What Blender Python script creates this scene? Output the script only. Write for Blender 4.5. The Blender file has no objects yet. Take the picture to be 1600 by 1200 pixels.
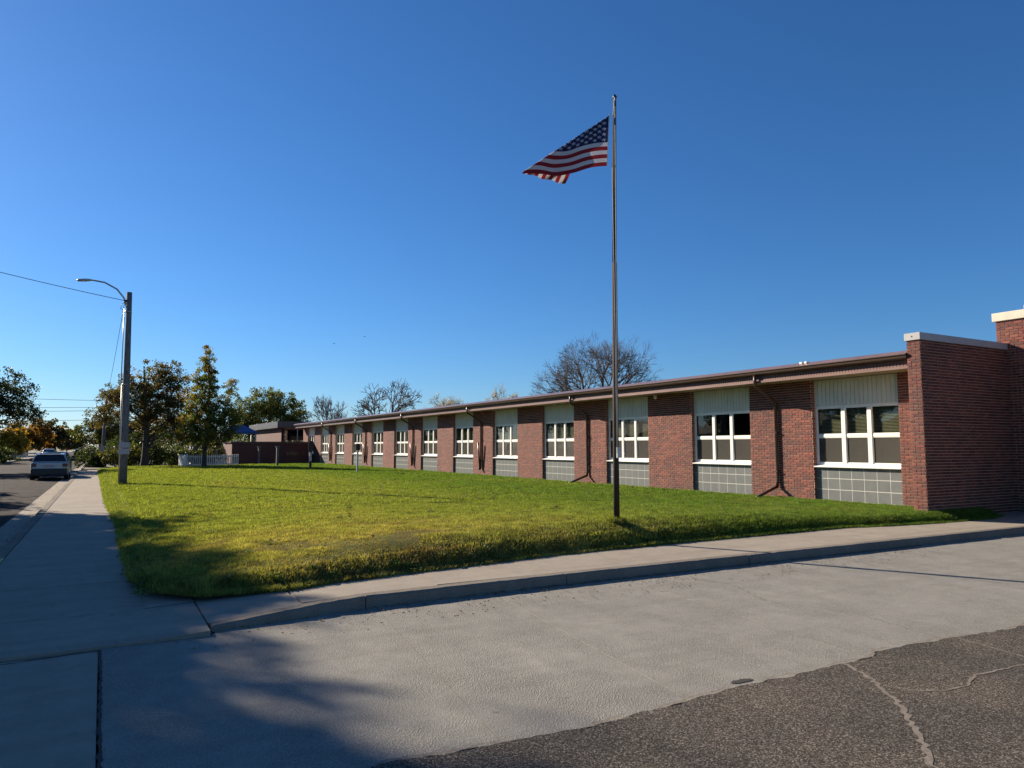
import bpy, math, random
import numpy as np
from mathutils import Vector, Matrix, noise as mnoise
R = math.radians
random.seed(7)
rng = np.random.default_rng(7)
scene = bpy.context.scene
col = scene.collection

# ------------------------------------------------------------------ camera
cam_d = bpy.data.cameras.new("camera")
cam_d.sensor_fit = 'HORIZONTAL'; cam_d.sensor_width = 36.0
cam_d.lens = 36.0 * 1132.37 / 1600.0
cam_d.clip_start = 0.1; cam_d.clip_end = 6000
cam = bpy.data.objects.new("camera", cam_d); col.objects.link(cam)
cam.location = (0, 0, 1.7)
cam.rotation_euler = (R(90 + 4.983), 0, R(-29.371))
scene.camera = cam
# ------------------------------------------------------------------ light
SUN_AZ, SUN_EL = -28.0, 24.0          # azimuth clockwise from +Y
world = bpy.data.worlds.new("World"); scene.world = world
world.use_nodes = True
wn = world.node_tree.nodes; wl = world.node_tree.links
bg = wn["Background"]; sky = wn.new("ShaderNodeTexSky")
sky.sky_type = 'NISHITA'; sky.sun_disc = False
sky.sun_elevation = R(SUN_EL); sky.sun_rotation = R(SUN_AZ)
sky.altitude = 1300; sky.air_density = 1.2; sky.dust_density = 0.45; sky.ozone_density = 9.6
hsv = wn.new("ShaderNodeHueSaturation"); hsv.inputs['Saturation'].default_value = 1.05
wl.new(sky.outputs[0], hsv.inputs['Color']); wl.new(hsv.outputs[0], bg.inputs[0]); bg.inputs[1].default_value = 0.059
sun_d = bpy.data.lights.new("sun", 'SUN'); sun_d.energy = 5.0; sun_d.angle = R(0.53)
sun_d.color = (1.0, 0.88, 0.72)
sun = bpy.data.objects.new("sun", sun_d); col.objects.link(sun)
sd = Vector((math.sin(R(SUN_AZ)) * math.cos(R(SUN_EL)), math.cos(R(SUN_AZ)) * math.cos(R(SUN_EL)), math.sin(R(SUN_EL))))
sun.rotation_euler = sd.to_track_quat('Z', 'Y').to_euler()
sun.location = sd * 60
scene.view_settings.view_transform = 'Standard'; scene.view_settings.look = 'None'
scene.view_settings.exposure = 1.05; scene.view_settings.gamma = 1.0
scene.view_settings.use_curve_mapping = False
scene.render.engine = 'CYCLES'
scene.cycles.max_bounces = 8; scene.cycles.transparent_max_bounces = 24
scene.cycles.diffuse_bounces = 3; scene.cycles.glossy_bounces = 3

# ------------------------------------------------------------------ helpers
class MB:
    """collects vertices and faces, then links them as one mesh object"""
    def __init__(s): s.v = []; s.f = []; s.t = []; s.sm = []
    def add(s, vs, fs, tint=(1, 1, 1), smooth=False):
        o = len(s.v); s.v += [tuple(v) for v in vs]; s.t += [tint] * len(vs)
        for f in fs: s.f.append(tuple(i + o for i in f)); s.sm.append(smooth)
        return s
    def box(s, x0, x1, y0, y1, z0, z1, tint=(1, 1, 1)):
        vs = [(x0, y0, z0), (x1, y0, z0), (x1, y1, z0), (x0, y1, z0), (x0, y0, z1), (x1, y0, z1), (x1, y1, z1), (x0, y1, z1)]
        return s.add(vs, [(0, 3, 2, 1), (4, 5, 6, 7), (0, 1, 5, 4), (1, 2, 6, 5), (2, 3, 7, 6), (3, 0, 4, 7)], tint)
    def tube(s, pts, rad, n=8, caps=True, tint=(1, 1, 1), smooth=True, flat=1.0):
        pts = [Vector(p) for p in pts]
        if not hasattr(rad, '__len__'): rad = [rad] * len(pts)
        rings = []; up = Vector((0, 0, 1)); vs = []
        d0 = (pts[1] - pts[0]).normalized()
        a = d0.cross(up)
        if a.length < .05: a = d0.cross(Vector((0, 1, 0)))
        a.normalize()
        for i, p in enumerate(pts):
            d = (pts[min(i + 1, len(pts) - 1)] - pts[max(i - 1, 0)]).normalized()
            a = (a - d * a.dot(d)).normalized(); b = d.cross(a)
            for k in range(n):
                t = 2 * math.pi * k / n
                vs.append(p + (a * math.cos(t) + b * math.sin(t) * flat) * rad[i])
        fs = []
        for i in range(len(pts) - 1):
            for k in range(n):
                fs.append((i * n + k, i * n + (k + 1) % n, (i + 1) * n + (k + 1) % n, (i + 1) * n + k))
        if caps:
            fs.append(tuple(range(n))[::-1]); fs.append(tuple((len(pts) - 1) * n + k for k in range(n)))
        return s.add(vs, fs, tint, smooth)
    def prism(s, poly, axis, a0, a1, tint=(1, 1, 1)):
        """extrude a 2D polygon along axis 'x','y' or 'z'"""
        n = len(poly)
        def P(p, a):
            return {'x': (a, p[0], p[1]), 'y': (p[0], a, p[1]), 'z': (p[0], p[1], a)}[axis]
        vs = [P(p, a0) for p in poly] + [P(p, a1) for p in poly]
        fs = [(i, (i + 1) % n, n + (i + 1) % n, n + i) for i in range(n)] + [tuple(range(n))[::-1], tuple(range(n, 2 * n))]
        return s.add(vs, fs, tint)
    def build(s, name, mat, parent=None, loc=None, bevel=0):
        me = bpy.data.meshes.new(name)
        me.from_pydata(s.v, [], s.f); me.polygons.foreach_set('use_smooth', s.sm)
        at = me.color_attributes.new('tint', 'FLOAT_COLOR', 'POINT')
        a = np.ones((len(s.v), 4), np.float32); a[:, :3] = s.t; at.data.foreach_set('color', a.ravel())
        o = bpy.data.objects.new(name, me); col.objects.link(o)
        fix_normals(me)
        if mat: me.materials.append(mat)
        if parent: o.parent = parent
        if loc: o.location = loc
        if bevel:
            m = o.modifiers.new('bevel', 'BEVEL'); m.width = bevel; m.segments = 2; m.limit_method = 'ANGLE'
        return o
import bmesh
def fix_normals(me):
    bm = bmesh.new(); bm.from_mesh(me); bmesh.ops.recalc_face_normals(bm, faces=bm.faces[:]); bm.to_mesh(me); bm.free()
def np_mesh(name, V, F, T, mat, parent=None, smooth=False):
    """fast mesh of equal-sided faces from numpy arrays"""
    V = np.asarray(V, np.float32); F = np.asarray(F, np.int32); k = F.shape[1]
    me = bpy.data.meshes.new(name)
    me.vertices.add(len(V)); me.vertices.foreach_set('co', V.ravel())
    me.loops.add(F.size); me.loops.foreach_set('vertex_index', F.ravel())
    me.polygons.add(len(F)); me.polygons.foreach_set('loop_start', np.arange(0, F.size, k, dtype=np.int32))
    me.polygons.foreach_set('use_smooth', np.full(len(F), smooth))
    at = me.color_attributes.new('tint', 'FLOAT_COLOR', 'POINT')
    a = np.ones((len(V), 4), np.float32); a[:, :3] = T; at.data.foreach_set('color', a.ravel())
    me.update(); me.validate()
    o = bpy.data.objects.new(name, me); col.objects.link(o)
    me.materials.append(mat)
    if parent: o.parent = parent
    return o
def empty(name, loc=(0, 0, 0), rz=0):
    o = bpy.data.objects.new(name, None); col.objects.link(o); o.location = loc; o.rotation_euler = (0, 0, rz)
    o.empty_display_size = .2
    return o
def tag(o, label=None, cat=None, group=None, kind=None):
    if label: o['label'] = label
    if cat: o['category'] = cat
    if group: o['group'] = group
    if kind: o['kind'] = kind
    return o
def copy_tree(o, parent=None):
    c = o.copy(); col.objects.link(c); c.parent = parent
    for ch in o.children: copy_tree(ch, c)
    return c
def ss(a, b, x):
    t = np.clip((np.asarray(x, float) - a) / (b - a), 0, 1); return t * t * (3 - 2 * t)
def vnoise(x, y, s=1.0, seed=0.0):
    """cheap smooth 2D noise in 0..1 for numpy arrays"""
    x = np.asarray(x) * s + seed * 3.1; y = np.asarray(y) * s + seed * 1.7
    xi = np.floor(x); yi = np.floor(y); fx = x - xi; fy = y - yi
    fx = fx * fx * (3 - 2 * fx); fy = fy * fy * (3 - 2 * fy)
    h = lambda a, b: np.modf(np.abs(np.sin(a * 127.1 + b * 311.7 + seed) * 43758.5453))[0]
    return (h(xi, yi) * (1 - fx) + h(xi + 1, yi) * fx) * (1 - fy) + (h(xi, yi + 1) * (1 - fx) + h(xi + 1, yi + 1) * fx) * fy
def fbm(x, y, s=1.0, seed=0.0):
    return (vnoise(x, y, s, seed) + .5 * vnoise(x, y, s * 2.1, seed + 5) + .25 * vnoise(x, y, s * 4.3, seed + 9)) / 1.75

# ------------------------------------------------------------------ materials
def new_mat(name):
    m = bpy.data.materials.new(name); m.use_nodes = True
    return m, m.node_tree.nodes, m.node_tree.links, m.node_tree.nodes["Principled BSDF"]
def ramp(n, l, src, stops):
    r = n.new('ShaderNodeValToRGB'); e = r.color_ramp.elements
    while len(e) < len(stops): e.new(.5)
    for el, (p, c) in zip(e, stops):
        el.position = p; el.color = (c[0], c[1], c[2], 1) if hasattr(c, '__len__') else (c, c, c, 1)
    l.new(src, r.inputs[0]); return r.outputs[0]
def noise_n(n, l, vec, scale, detail=4, rough=.6, dist=0):
    t = n.new('ShaderNodeTexNoise'); t.inputs['Scale'].default_value = scale; t.inputs['Detail'].default_value = detail
    t.inputs['Roughness'].default_value = rough; t.inputs['Distortion'].default_value = dist
    if vec is not None: l.new(vec, t.inputs['Vector'])
    return t.outputs['Fac']
def mix(n, l, fac, a, b, mode='MIX'):
    m = n.new('ShaderNodeMix'); m.data_type = 'RGBA'; m.blend_type = mode
    for i, v in ((0, fac), (6, a), (7, b)):
        if hasattr(v, 'is_linked') or isinstance(v, bpy.types.NodeSocket): l.new(v, m.inputs[i])
        else: m.inputs[i].default_value = v if i == 0 else (v[0], v[1], v[2], 1)
    return m.outputs[2]
def math_n(n, l, op, a, b=0.0, clamp=False):
    m = n.new('ShaderNodeMath'); m.operation = op; m.use_clamp = clamp
    for i, v in enumerate((a, b)):
        if isinstance(v, bpy.types.NodeSocket): l.new(v, m.inputs[i])
        else: m.inputs[i].default_value = v
    return m.outputs[0]
def pos(n, l, scale=None):
    g = n.new('ShaderNodeNewGeometry')
    if scale is None: return g.outputs['Position']
    m = n.new('ShaderNodeVectorMath'); m.operation = 'MULTIPLY'; m.inputs[1].default_value = scale
    l.new(g.outputs['Position'], m.inputs[0]); return m.outputs[0]
def bump(n, l, h, strength, dist, bsdf, prev=None):
    b = n.new('ShaderNodeBump'); b.inputs['Strength'].default_value = strength; b.inputs['Distance'].default_value = dist
    l.new(h, b.inputs['Height'])
    if prev: l.new(prev, b.inputs['Normal'])
    l.new(b.outputs[0], bsdf.inputs['Normal']); return b.outputs[0]
def simple(name, c, rough=.6, metal=0, var=.12, scale=3, bmp=0.0, bscale=60, spec=.5):
    m, n, l, b = new_mat(name); p = pos(n, l)
    f = noise_n(n, l, p, scale, 5)
    a = ramp(n, l, f, [(.25, tuple(x * (1 - var) for x in c)), (.75, tuple(min(1, x * (1 + var)) for x in c))])
    at = n.new('ShaderNodeAttribute'); at.attribute_name = 'tint'
    l.new(mix(n, l, 1.0, a, at.outputs['Color'], 'MULTIPLY'), b.inputs['Base Color'])
    b.inputs['Roughness'].default_value = rough; b.inputs['Metallic'].default_value = metal
    b.inputs['Specular IOR Level'].default_value = spec
    if bmp: bump(n, l, noise_n(n, l, p, bscale, 4), bmp, .01, b)
    return m
def foliage(name, rough=.55, trans=.35, boost=(1.3, 1.25, .6)):
    m, n, l, b = new_mat(name)
    at = n.new('ShaderNodeAttribute'); at.attribute_name = 'tint'
    l.new(at.outputs['Color'], b.inputs['Base Color']); b.inputs['Roughness'].default_value = rough
    b.inputs['Specular IOR Level'].default_value = .25
    t = n.new('ShaderNodeBsdfTranslucent')
    l.new(mix(n, l, 1.0, at.outputs['Color'], boost, 'MULTIPLY'), t.inputs[0])
    ms = n.new('ShaderNodeMixShader'); ms.inputs[0].default_value = trans
    l.new(b.outputs[0], ms.inputs[1]); l.new(t.outputs[0], ms.inputs[2])
    l.new(ms.outputs[0], n['Material Output'].inputs[0])
    return m

M = {}
# driveway concrete: mottled tan grey with patches of exposed, pebbly paste and faint trowel bands
def concrete(name, c, pebble=1.0, stain=.3, joints=True):
    m, n, l, b = new_mat(name); p = pos(n, l)
    big = noise_n(n, l, p, .7, 4, .6, .4); mid = noise_n(n, l, p, 5, 6, .65); fine = noise_n(n, l, p, 130, 4, .7)
    stretch = noise_n(n, l, pos(n, l, (3.2, .55, 1)), 1.1, 4, .6, .2)
    c1 = ramp(n, l, mid, [(.2, tuple(x * .82 for x in c)), (.8, tuple(x * 1.15 for x in c))])
    c2 = mix(n, l, ramp(n, l, big, [(.35, 0), (.7, stain)]), c1, (c[0] * .62, c[1] * .6, c[2] * .58))
    c3 = mix(n, l, ramp(n, l, stretch, [(.45, 0), (.62, .13)]), c2, (c[0] * 1.25, c[1] * 1.22, c[2] * 1.18))
    c4 = mix(n, l, 1.0, c3, ramp(n, l, fine, [(.28, .68), (.5, 1), (.75, 1.12)]), 'MULTIPLY')
    vo = n.new('ShaderNodeTexVoronoi'); vo.inputs['Scale'].default_value = 78; vo.inputs['Randomness'].default_value = 1
    l.new(p, vo.inputs['Vector'])
    mask = math_n(n, l, 'MULTIPLY', ramp(n, l, noise_n(n, l, pos(n, l, (1.3, .7, 1)), 1.6, 3, .5, .3), [(.25, .35), (.62, 1)]), pebble)
    peb = ramp(n, l, vo.outputs['Distance'], [(.0, 1), (.55, 0)])
    h = math_n(n, l, 'MULTIPLY', peb, mask)
    c5 = mix(n, l, mask, c4, mix(n, l, 1.0, c4, ramp(n, l, vo.outputs['Distance'], [(.3, 1.05), (.62, .68)]), 'MULTIPLY'))
    ty = ramp(n, l, noise_n(n, l, pos(n, l, (.16, 2.6, 1)), 1.3, 4, .55, .15), [(.50, 0), (.66, .30)])
    c5 = mix(n, l, ty, c5, (c[0] * .6, c[1] * .58, c[2] * .56))
    dr = ramp(n, l, noise_n(n, l, p, 9, 2, .5), [(.70, 0), (.76, .55)])
    c5 = mix(n, l, dr, c5, (c[0] * .42, c[1] * .4, c[2] * .38))
    l.new(c5, b.inputs['Base Color']); b.inputs['Roughness'].default_value = .95; b.inputs['Specular IOR Level'].default_value = .12
    b1 = bump(n, l, h, .75, .007, b)
    bump(n, l, fine, .35, .004, b, b1)
    return m
M['driveway'] = concrete('driveway_concrete', (.295, .277, .240), stain=.16)
M['walk'] = concrete('sidewalk_concrete', (.32, .275, .22), pebble=.16, stain=.22)
M['kerb'] = concrete('kerb_concrete', (.25, .215, .175), pebble=.9, stain=.5)
M['patch'] = simple('kerb_paint_yellow', (.42, .42, .16), .8, var=.3, scale=14, bmp=.3)
def asphalt(name, c, cracks=False, agg=1.0):
    m, n, l, b = new_mat(name); p = pos(n, l)
    vo = n.new('ShaderNodeTexVoronoi'); vo.inputs['Scale'].default_value = 135; l.new(p, vo.inputs['Vector'])
    sp = n.new('ShaderNodeSeparateColor'); l.new(vo.outputs['Color'], sp.inputs[0])
    ag = ramp(n, l, sp.outputs[0], [(0, .35), (.55, .8), (.8, 1.5), (1, 3.0)])
    big = noise_n(n, l, p, .9, 5, .6)
    base = ramp(n, l, big, [(.3, tuple(x * .8 for x in c)), (.7, (c[0] * 1.35, c[1] * 1.28, c[2] * 1.2))])
    cc = mix(n, l, agg, base, mix(n, l, 1.0, base, ag, 'MULTIPLY'))
    l.new(cc, b.inputs['Base Color']); b.inputs['Roughness'].default_value = 1.0; b.inputs['Specular IOR Level'].default_value = .08
    bump(n, l, ramp(n, l, vo.outputs['Distance'], [(0, 1), (.6, 0)]), .8, .006, b)
    return m
M['lot'] = asphalt('old_asphalt', (.088, .078, .067))
M['street'] = asphalt('street_asphalt', (.042, .036, .034), agg=.5)
M['crack'] = simple('crack_filler', (.19, .155, .12), .95, var=.4, scale=40, bmp=.6, bscale=90)
M['dark_joint'] = simple('joint_dirt', (.03, .025, .02), .95, var=.4, scale=30)
M['ground'] = simple('dry_ground', (.10, .095, .05), .95, var=.4, scale=.6, bmp=.3)
def lawn_mat():
    m, n, l, b = new_mat('lawn_soil_and_thatch'); p = pos(n, l)
    a = ramp(n, l, noise_n(n, l, p, .5, 5, .6, .3), [(.3, (.095, .12, .022)), (.5, (.115, .125, .03)), (.72, (.14, .115, .045))])
    f = ramp(n, l, noise_n(n, l, p, 45, 4, .8), [(.3, .35), (.7, 1.3)])
    l.new(mix(n, l, 1.0, a, f, 'MULTIPLY'), b.inputs['Base Color']); b.inputs['Roughness'].default_value = .95
    b.inputs['Specular IOR Level'].default_value = .1
    bump(n, l, noise_n(n, l, p, 60, 4, .8), 1.0, .03, b)
    return m
M['lawn'] = lawn_mat()
M['blade'] = foliage('grass_blades', .6, .45, (1.25, 1.2, .5))
M['leaf'] = foliage('tree_leaves', .55, .42, (1.5, 1.4, .6))
def bark(name, c):
    m, n, l, b = new_mat(name); p = pos(n, l, (1, 1, .25))
    f = noise_n(n, l, p, 14, 5, .7)
    l.new(ramp(n, l, f, [(.3, tuple(x * .5 for x in c)), (.7, tuple(x * 1.4 for x in c))]), b.inputs['Base Color'])
    b.inputs['Roughness'].default_value = .95; bump(n, l, f, .6, .03, b)
    return m
M['bark'] = bark('bark', (.075, .058, .045)); M['bare'] = bark('bare_bark', (.13, .10, .08))
M['pole_wood'] = bark('weathered_pole_wood', (.155, .15, .145))
def brick():
    m, n, l, b = new_mat('red_brick'); p = pos(n, l)
    at = n.new('ShaderNodeAttribute'); at.attribute_name = 'tint'
    f = ramp(n, l, noise_n(n, l, p, 25, 4, .7), [(.25, .72), (.75, 1.25)])
    st = ramp(n, l, noise_n(n, l, pos(n, l, (1, 1, .4)), .8, 4, .6), [(.32, .72), (.65, 1.12)])
    cc = mix(n, l, 1.0, mix(n, l, 1.0, at.outputs['Color'], f, 'MULTIPLY'), st, 'MULTIPLY')
    sz = n.new('ShaderNodeSeparateXYZ'); l.new(p, sz.inputs[0])
    dn = noise_n(n, l, pos(n, l, (1, 1, .5)), 3.0, 5, .65)
    low = math_n(n, l, 'SUBTRACT', 1.0, math_n(n, l, 'DIVIDE', sz.outputs[2], 1.1), True)
    dirt = math_n(n, l, 'MULTIPLY', low, ramp(n, l, dn, [(.42, 0), (.7, .75)]))
    cc = mix(n, l, dirt, cc, (.11, .075, .05))
    stk = math_n(n, l, 'MULTIPLY', ramp(n, l, noise_n(n, l, pos(n, l, (2.2, 2.2, .12)), 2.0, 4, .6), [(.56, 0), (.72, .4)]), 1.0)
    cc = mix(n, l, stk, cc, (.07, .035, .028))
    l.new(cc, b.inputs['Base Color']); b.inputs['Roughness'].default_value = .8
    bump(n, l, noise_n(n, l, p, 120, 3, .7), .4, .003, b)
    return m
M['brick'] = brick()
M['mortar'] = simple('mortar', (.47, .33, .24), .95, var=.15, scale=6, bmp=.4, bscale=150)
M['tile'] = simple('grey_wall_tile', (.15, .155, .15), .35, var=.12, scale=5, bmp=.15, bscale=40)
M['grout'] = simple('grout', (.50, .49, .43), .9, var=.08)
M['white'] = simple('white_frame', (.80, .78, .72), .4, var=.04, scale=4)
M['siding'] = simple('pale_siding', (.64, .63, .54), .55, var=.1, scale=2.5)
M['brown_metal'] = simple('brown_gutter_metal', (.075, .045, .035), .35, .2, var=.1, scale=3)
M['fascia'] = simple('ribbed_fascia', (.14, .065, .05), .5, .1, var=.12, scale=4)
M['flash'] = simple('roof_edge_flashing', (.27, .17, .14), .3, .35, var=.2, scale=1.3)
M['soffit'] = simple('tan_soffit', (.30, .24, .15), .7, var=.08)
M['stone'] = simple('limestone_coping', (.62, .56, .44), .8, var=.12, scale=3, bmp=.3, bscale=70)
M['stone_grey'] = simple('grey_coping', (.42, .41, .40), .8, var=.12, scale=3, bmp=.3, bscale=70)
M['dark'] = simple('dark_interior', (.03, .028, .025), .9)
M['blind'] = simple('olive_blind', (.48, .43, .27), .6, var=.1)
M['screen_dark'] = simple('black_rubber', (.02, .02, .02), .7)
M['galv'] = simple('galvanised_steel', (.42, .43, .43), .4, .7, var=.15, scale=8)
M['pole_metal'] = simple('flagpole_metal', (.055, .04, .03), .75, .0, var=.25, scale=5, spec=.12)
M['sign_face'] = simple('sign_face', (.42, .36, .36), .6, var=.25, scale=18)
M['black'] = simple('black_plastic', (.012, .012, .013), .45)
M['picket'] = simple('white_picket', (.70, .70, .68), .5, var=.05)
M['blue'] = simple('blue_fabric', (.02, .08, .22), .7)
M['redwall'] = simple('dark_red_brick_far', (.12, .045, .035), .9, var=.2, scale=6)
def glass(name, tintc, screen=0.0):
    m, n, l, b = new_mat(name)
    tr = n.new('ShaderNodeBsdfTransparent'); tr.inputs[0].default_value = tintc + (1,)
    gl = n.new('ShaderNodeBsdfGlossy'); gl.inputs['Roughness'].default_value = .015; gl.inputs[0].default_value = (.95, .97, 1, 1)
    fr = n.new('ShaderNodeLayerWeight'); fr.inputs['Blend'].default_value = .5
    p = pos(n, l); bb = n.new('ShaderNodeBump'); bb.inputs['Strength'].default_value = .25; bb.inputs['Distance'].default_value = .006
    l.new(noise_n(n, l, p, 2.2, 2), bb.inputs['Height']); l.new(bb.outputs[0], gl.inputs['Normal'])
    ms = n.new('ShaderNodeMixShader'); l.new(math_n(n, l, 'ADD', .045, math_n(n, l, 'MULTIPLY', .9, math_n(n, l, 'POWER', fr.outputs['Facing'], 4.0))), ms.inputs[0]); l.new(tr.outputs[0], ms.inputs[1]); l.new(gl.outputs[0], ms.inputs[2])
    out = ms.outputs[0]
    if screen:
        df = n.new('ShaderNodeBsdfDiffuse'); df.inputs[0].default_value = (.125, .115, .10, 1)
        m2 = n.new('ShaderNodeMixShader'); m2.inputs[0].default_value = screen
        l.new(out, m2.inputs[1]); l.new(df.outputs[0], m2.inputs[2]); out = m2.outputs[0]
    l.new(out, n['Material Output'].inputs[0])
    return m
M['glass'] = glass('window_glass', (.75, .78, .76)); M['glass_screen'] = glass('glass_with_insect_screen', (.7, .7, .7), .5)
M['car_paint'] = simple('silver_white_paint', (.36, .38, .41), .25, .3, var=.02)
M['car_teal'] = simple('dark_teal_paint', (.03, .06, .07), .25, .3, var=.02)
M['car_glass'] = simple('car_glass', (.008, .009, .011), .06, 0, var=0, spec=.8)
M['tail'] = simple('tail_light_red', (.10, .008, .008), .25)
M['rubber'] = simple('tyre_rubber', (.018, .018, .018), .85)
M['rope'] = simple('white_rope', (.6, .6, .58), .8)
M['far_green'] = M['leaf']

# ------------------------------------------------------------------ ground
def struct(o): o['kind'] = 'structure'; return o
g = MB(); Rg = 2500
ring = [(Rg * math.cos(2 * math.pi * k / 64), Rg * math.sin(2 * math.pi * k / 64), -.08) for k in range(64)]
g.add(ring, [tuple(range(64))]); struct(g.build('ground', M['ground']))
XK = -1.15                                  # sidewalk side of the street kerb
def sheet(name, poly, z, mat, th=.06, parent=None):
    m = MB(); m.prism(poly, 'z', z - th, z); return m.build(name, mat, parent)
struct(sheet('street', [(-8.9, -40), (-1.82, -40), (-1.82, 600), (-8.9, 600)], -.004, M['street']))
struct(sheet('side_street', [(-1.82, 59.2), (4.6, 59.2), (9.5, 64), (9.5, 66.4), (-1.82, 63.2)], -.002, M['street']))
# parking lot asphalt with an uneven broken edge over the concrete
ed = []
xs = np.arange(-1.0, 40.01, .06)
for x in xs:
    y = 3.80 + .07 * math.sin(x * 1.3 + 1) + .10 * (float(vnoise(x, 0., 1.7, 3)) - .5) + .05 * (float(vnoise(x, 0., 9, 4)) - .5) + .02 * (float(vnoise(x, 0., 25, 6)) - .5)
    ed.append((float(x), y - (.0 if x < 5.6 else -.05)))
lot = MB(); n_ = len(ed)
lot.add([(x, y, .016) for x, y in ed] + [(x, y + .012, -.02) for x, y in ed] + [(x, -25, .016) for x, y in ed],
        [(i, i + 1, n_ + i + 1, n_ + i) for i in range(n_ - 1)] + [(2 * n_ + i, 2 * n_ + i + 1, i + 1, i) for i in range(n_ - 1)])
lot_o = struct(lot.build('parking_lot', M['lot']))
def crack_strip(name, pts, w, z, mat, parent, jitter=.02, seed=1, hh=.004):
    """an irregular ribbon following pts"""
    rr = random.Random(seed); P = []
    for a, b in zip(pts, pts[1:]):
        a = Vector(a); b = Vector(b); k = max(2, int((b - a).length / .04))
        for i in range(k): P.append(a.lerp(b, i / k))
    P.append(Vector(pts[-1])); L = []; Rr = []
    for i, p in enumerate(P):
        d = (P[min(i + 1, len(P) - 1)] - P[max(i - 1, 0)]).normalized(); nrm = Vector((-d.y, d.x))
        p = p + nrm * (rr.random() - .5) * jitter * 2
        ww = w * (.45 + .9 * rr.random())
        L.append((p.x + nrm.x * ww, p.y + nrm.y * ww, z)); Rr.append((p.x - nrm.x * ww, p.y - nrm.y * ww, z))
    m = MB(); N = len(P)
    m.add(L + Rr, [(i, i + 1, N + i + 1, N + i) for i in range(N - 1)])
    return m.build(name, mat, parent)
crack_strip('crack', [(5.12, 3.80), (4.95, 3.45), (4.67, 3.09), (4.43, 2.85), (4.2, 2.63), (3.91, 2.41), (3.4, 1.6)], .019, .0185, M['crack'], lot_o, .018, 1)
crack_strip('crack', [(4.89, 3.33), (5.0, 3.14), (5.15, 3.06), (5.42, 3.04), (5.71, 3.14), (6.3, 3.10), (8, 3.0)], .010, .0187, M['crack'], lot_o, .012, 2)
crack_strip('crack', [(6.67, 3.80), (6.54, 3.21), (6.3, 2.6)], .010, .0189, M['crack'], lot_o, .012, 3)
for k_ in range(9):
    xa = [1.3, 2.6, 3.2, 4.2, 4.9, 6.1, 7.4, 9.5, 12.0][k_]; xb = xa + [.9, .4, .8, .5, 1.1, .9, 1.4, 1.8, 2.5][k_]
    pp = [(e[0], e[1] + .018 + .012 * math.sin(e[0] * 9)) for e in ed if xa <= e[0] <= xb][::3]
    crack_strip('edge_crumbs', pp, .014, .0205, M['crack'], lot_o, .012, 200 + k_)
# driveway: poured slabs with narrow joints, each a piece
drive = struct(MB().add([(0.03, 3.0, -.06), (41, 3.0, -.06), (41, 7.66, -.06), (0.03, 7.66, -.06)], [(0, 1, 2, 3)]).build('driveway', M['dark_joint']))
def slab(name, x0, x1, y0, y1, z, mat, parent, gap=.004, zf=None, nx=1, ny=1, th=.08, skew=(0, 0)):
    """a slab with a subdivided top that may follow a height function"""
    xs_ = np.linspace(x0 + gap, x1 - gap, nx + 1); ys_ = np.linspace(y0 + gap, y1 - gap, ny + 1)
    vs = []
    for y in ys_:
        for x in xs_:
            xx = x + (skew[0] * (x1 - x) + skew[1] * (x - x0)) / (x1 - x0) * (y - y1)
            vs.append((xx, y, zf(xx, y) if zf else z))
    W = nx + 1; fs = [(j * W + i, j * W + i + 1, (j + 1) * W + i + 1, (j + 1) * W + i) for j in range(ny) for i in range(nx)]
    b = [i for i in range(W)] + [j * W + nx for j in range(1, ny + 1)] + [ny * W + i for i in range(nx - 1, -1, -1)] + [j * W for j in range(ny - 1, 0, -1)]
    o0 = len(vs); vs += [(vs[k][0], vs[k][1], vs[k][2] - th) for k in b]
    nb = len(b); fs += [(b[k], o0 + k, o0 + (k + 1) % nb, b[(k + 1) % nb]) for k in range(nb)]
    m = MB(); m.add(vs, fs, tint=(1, 1, 1)); return m.build(name, mat, parent)
dj = [.06, 2.62, 4.06, 6.0, 8.6, 11.2, 14, 17, 20, 24, 28, 34, 40]
for a, b in zip(dj, dj[1:]):
    slab('driveway_slab', a, b, 3.0, 7.64, 0.0, M['driveway'], drive, gap=.0035, skew=(0 if a < .1 else .14, .14 if b < 39 else 0))
apron = struct(MB().add([(-1.82, -40, -.07), (0.0, -40, -.07), (0.0, 7.2, -.07), (-1.82, 7.2, -.07)], [(0, 1, 2, 3)]).build('apron', M['dark_joint']))
for y0, y1 in [(-12, -6), (-6, -1), (-1, 3.1), (3.1, 7.12)]:
    slab('apron_slab', -1.82, .045, y0, y1, .0, M['walk'], apron, gap=.006)
crack_strip('joint_crack', [(.052, 7.15), (.06, 6.3), (.055, 5.4), (.06, 4.4), (.05, 3.9)], .012, .0035, M['dark_joint'], apron, .006, 9)
crack_strip('joint_crack', [(-1.8, 6.95), (-1.2, 7.0), (-.6, 7.06), (.04, 7.14)], .010, .0035, M['dark_joint'], apron, .008, 10)
st_ = MB()
for k in range(40):
    a = k / 40 * 2 * math.pi
    st_.v.append((4.13 + .11 * math.cos(a) * (.7 + .5 * random.random()), 3.93 + .035 * math.sin(a) * (.6 + .7 * random.random()), .004)); st_.t.append((1, 1, 1))
st_.f.append(tuple(range(40))); st_.sm.append(False); st_.build('stain', M['dark_joint'], drive)

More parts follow.
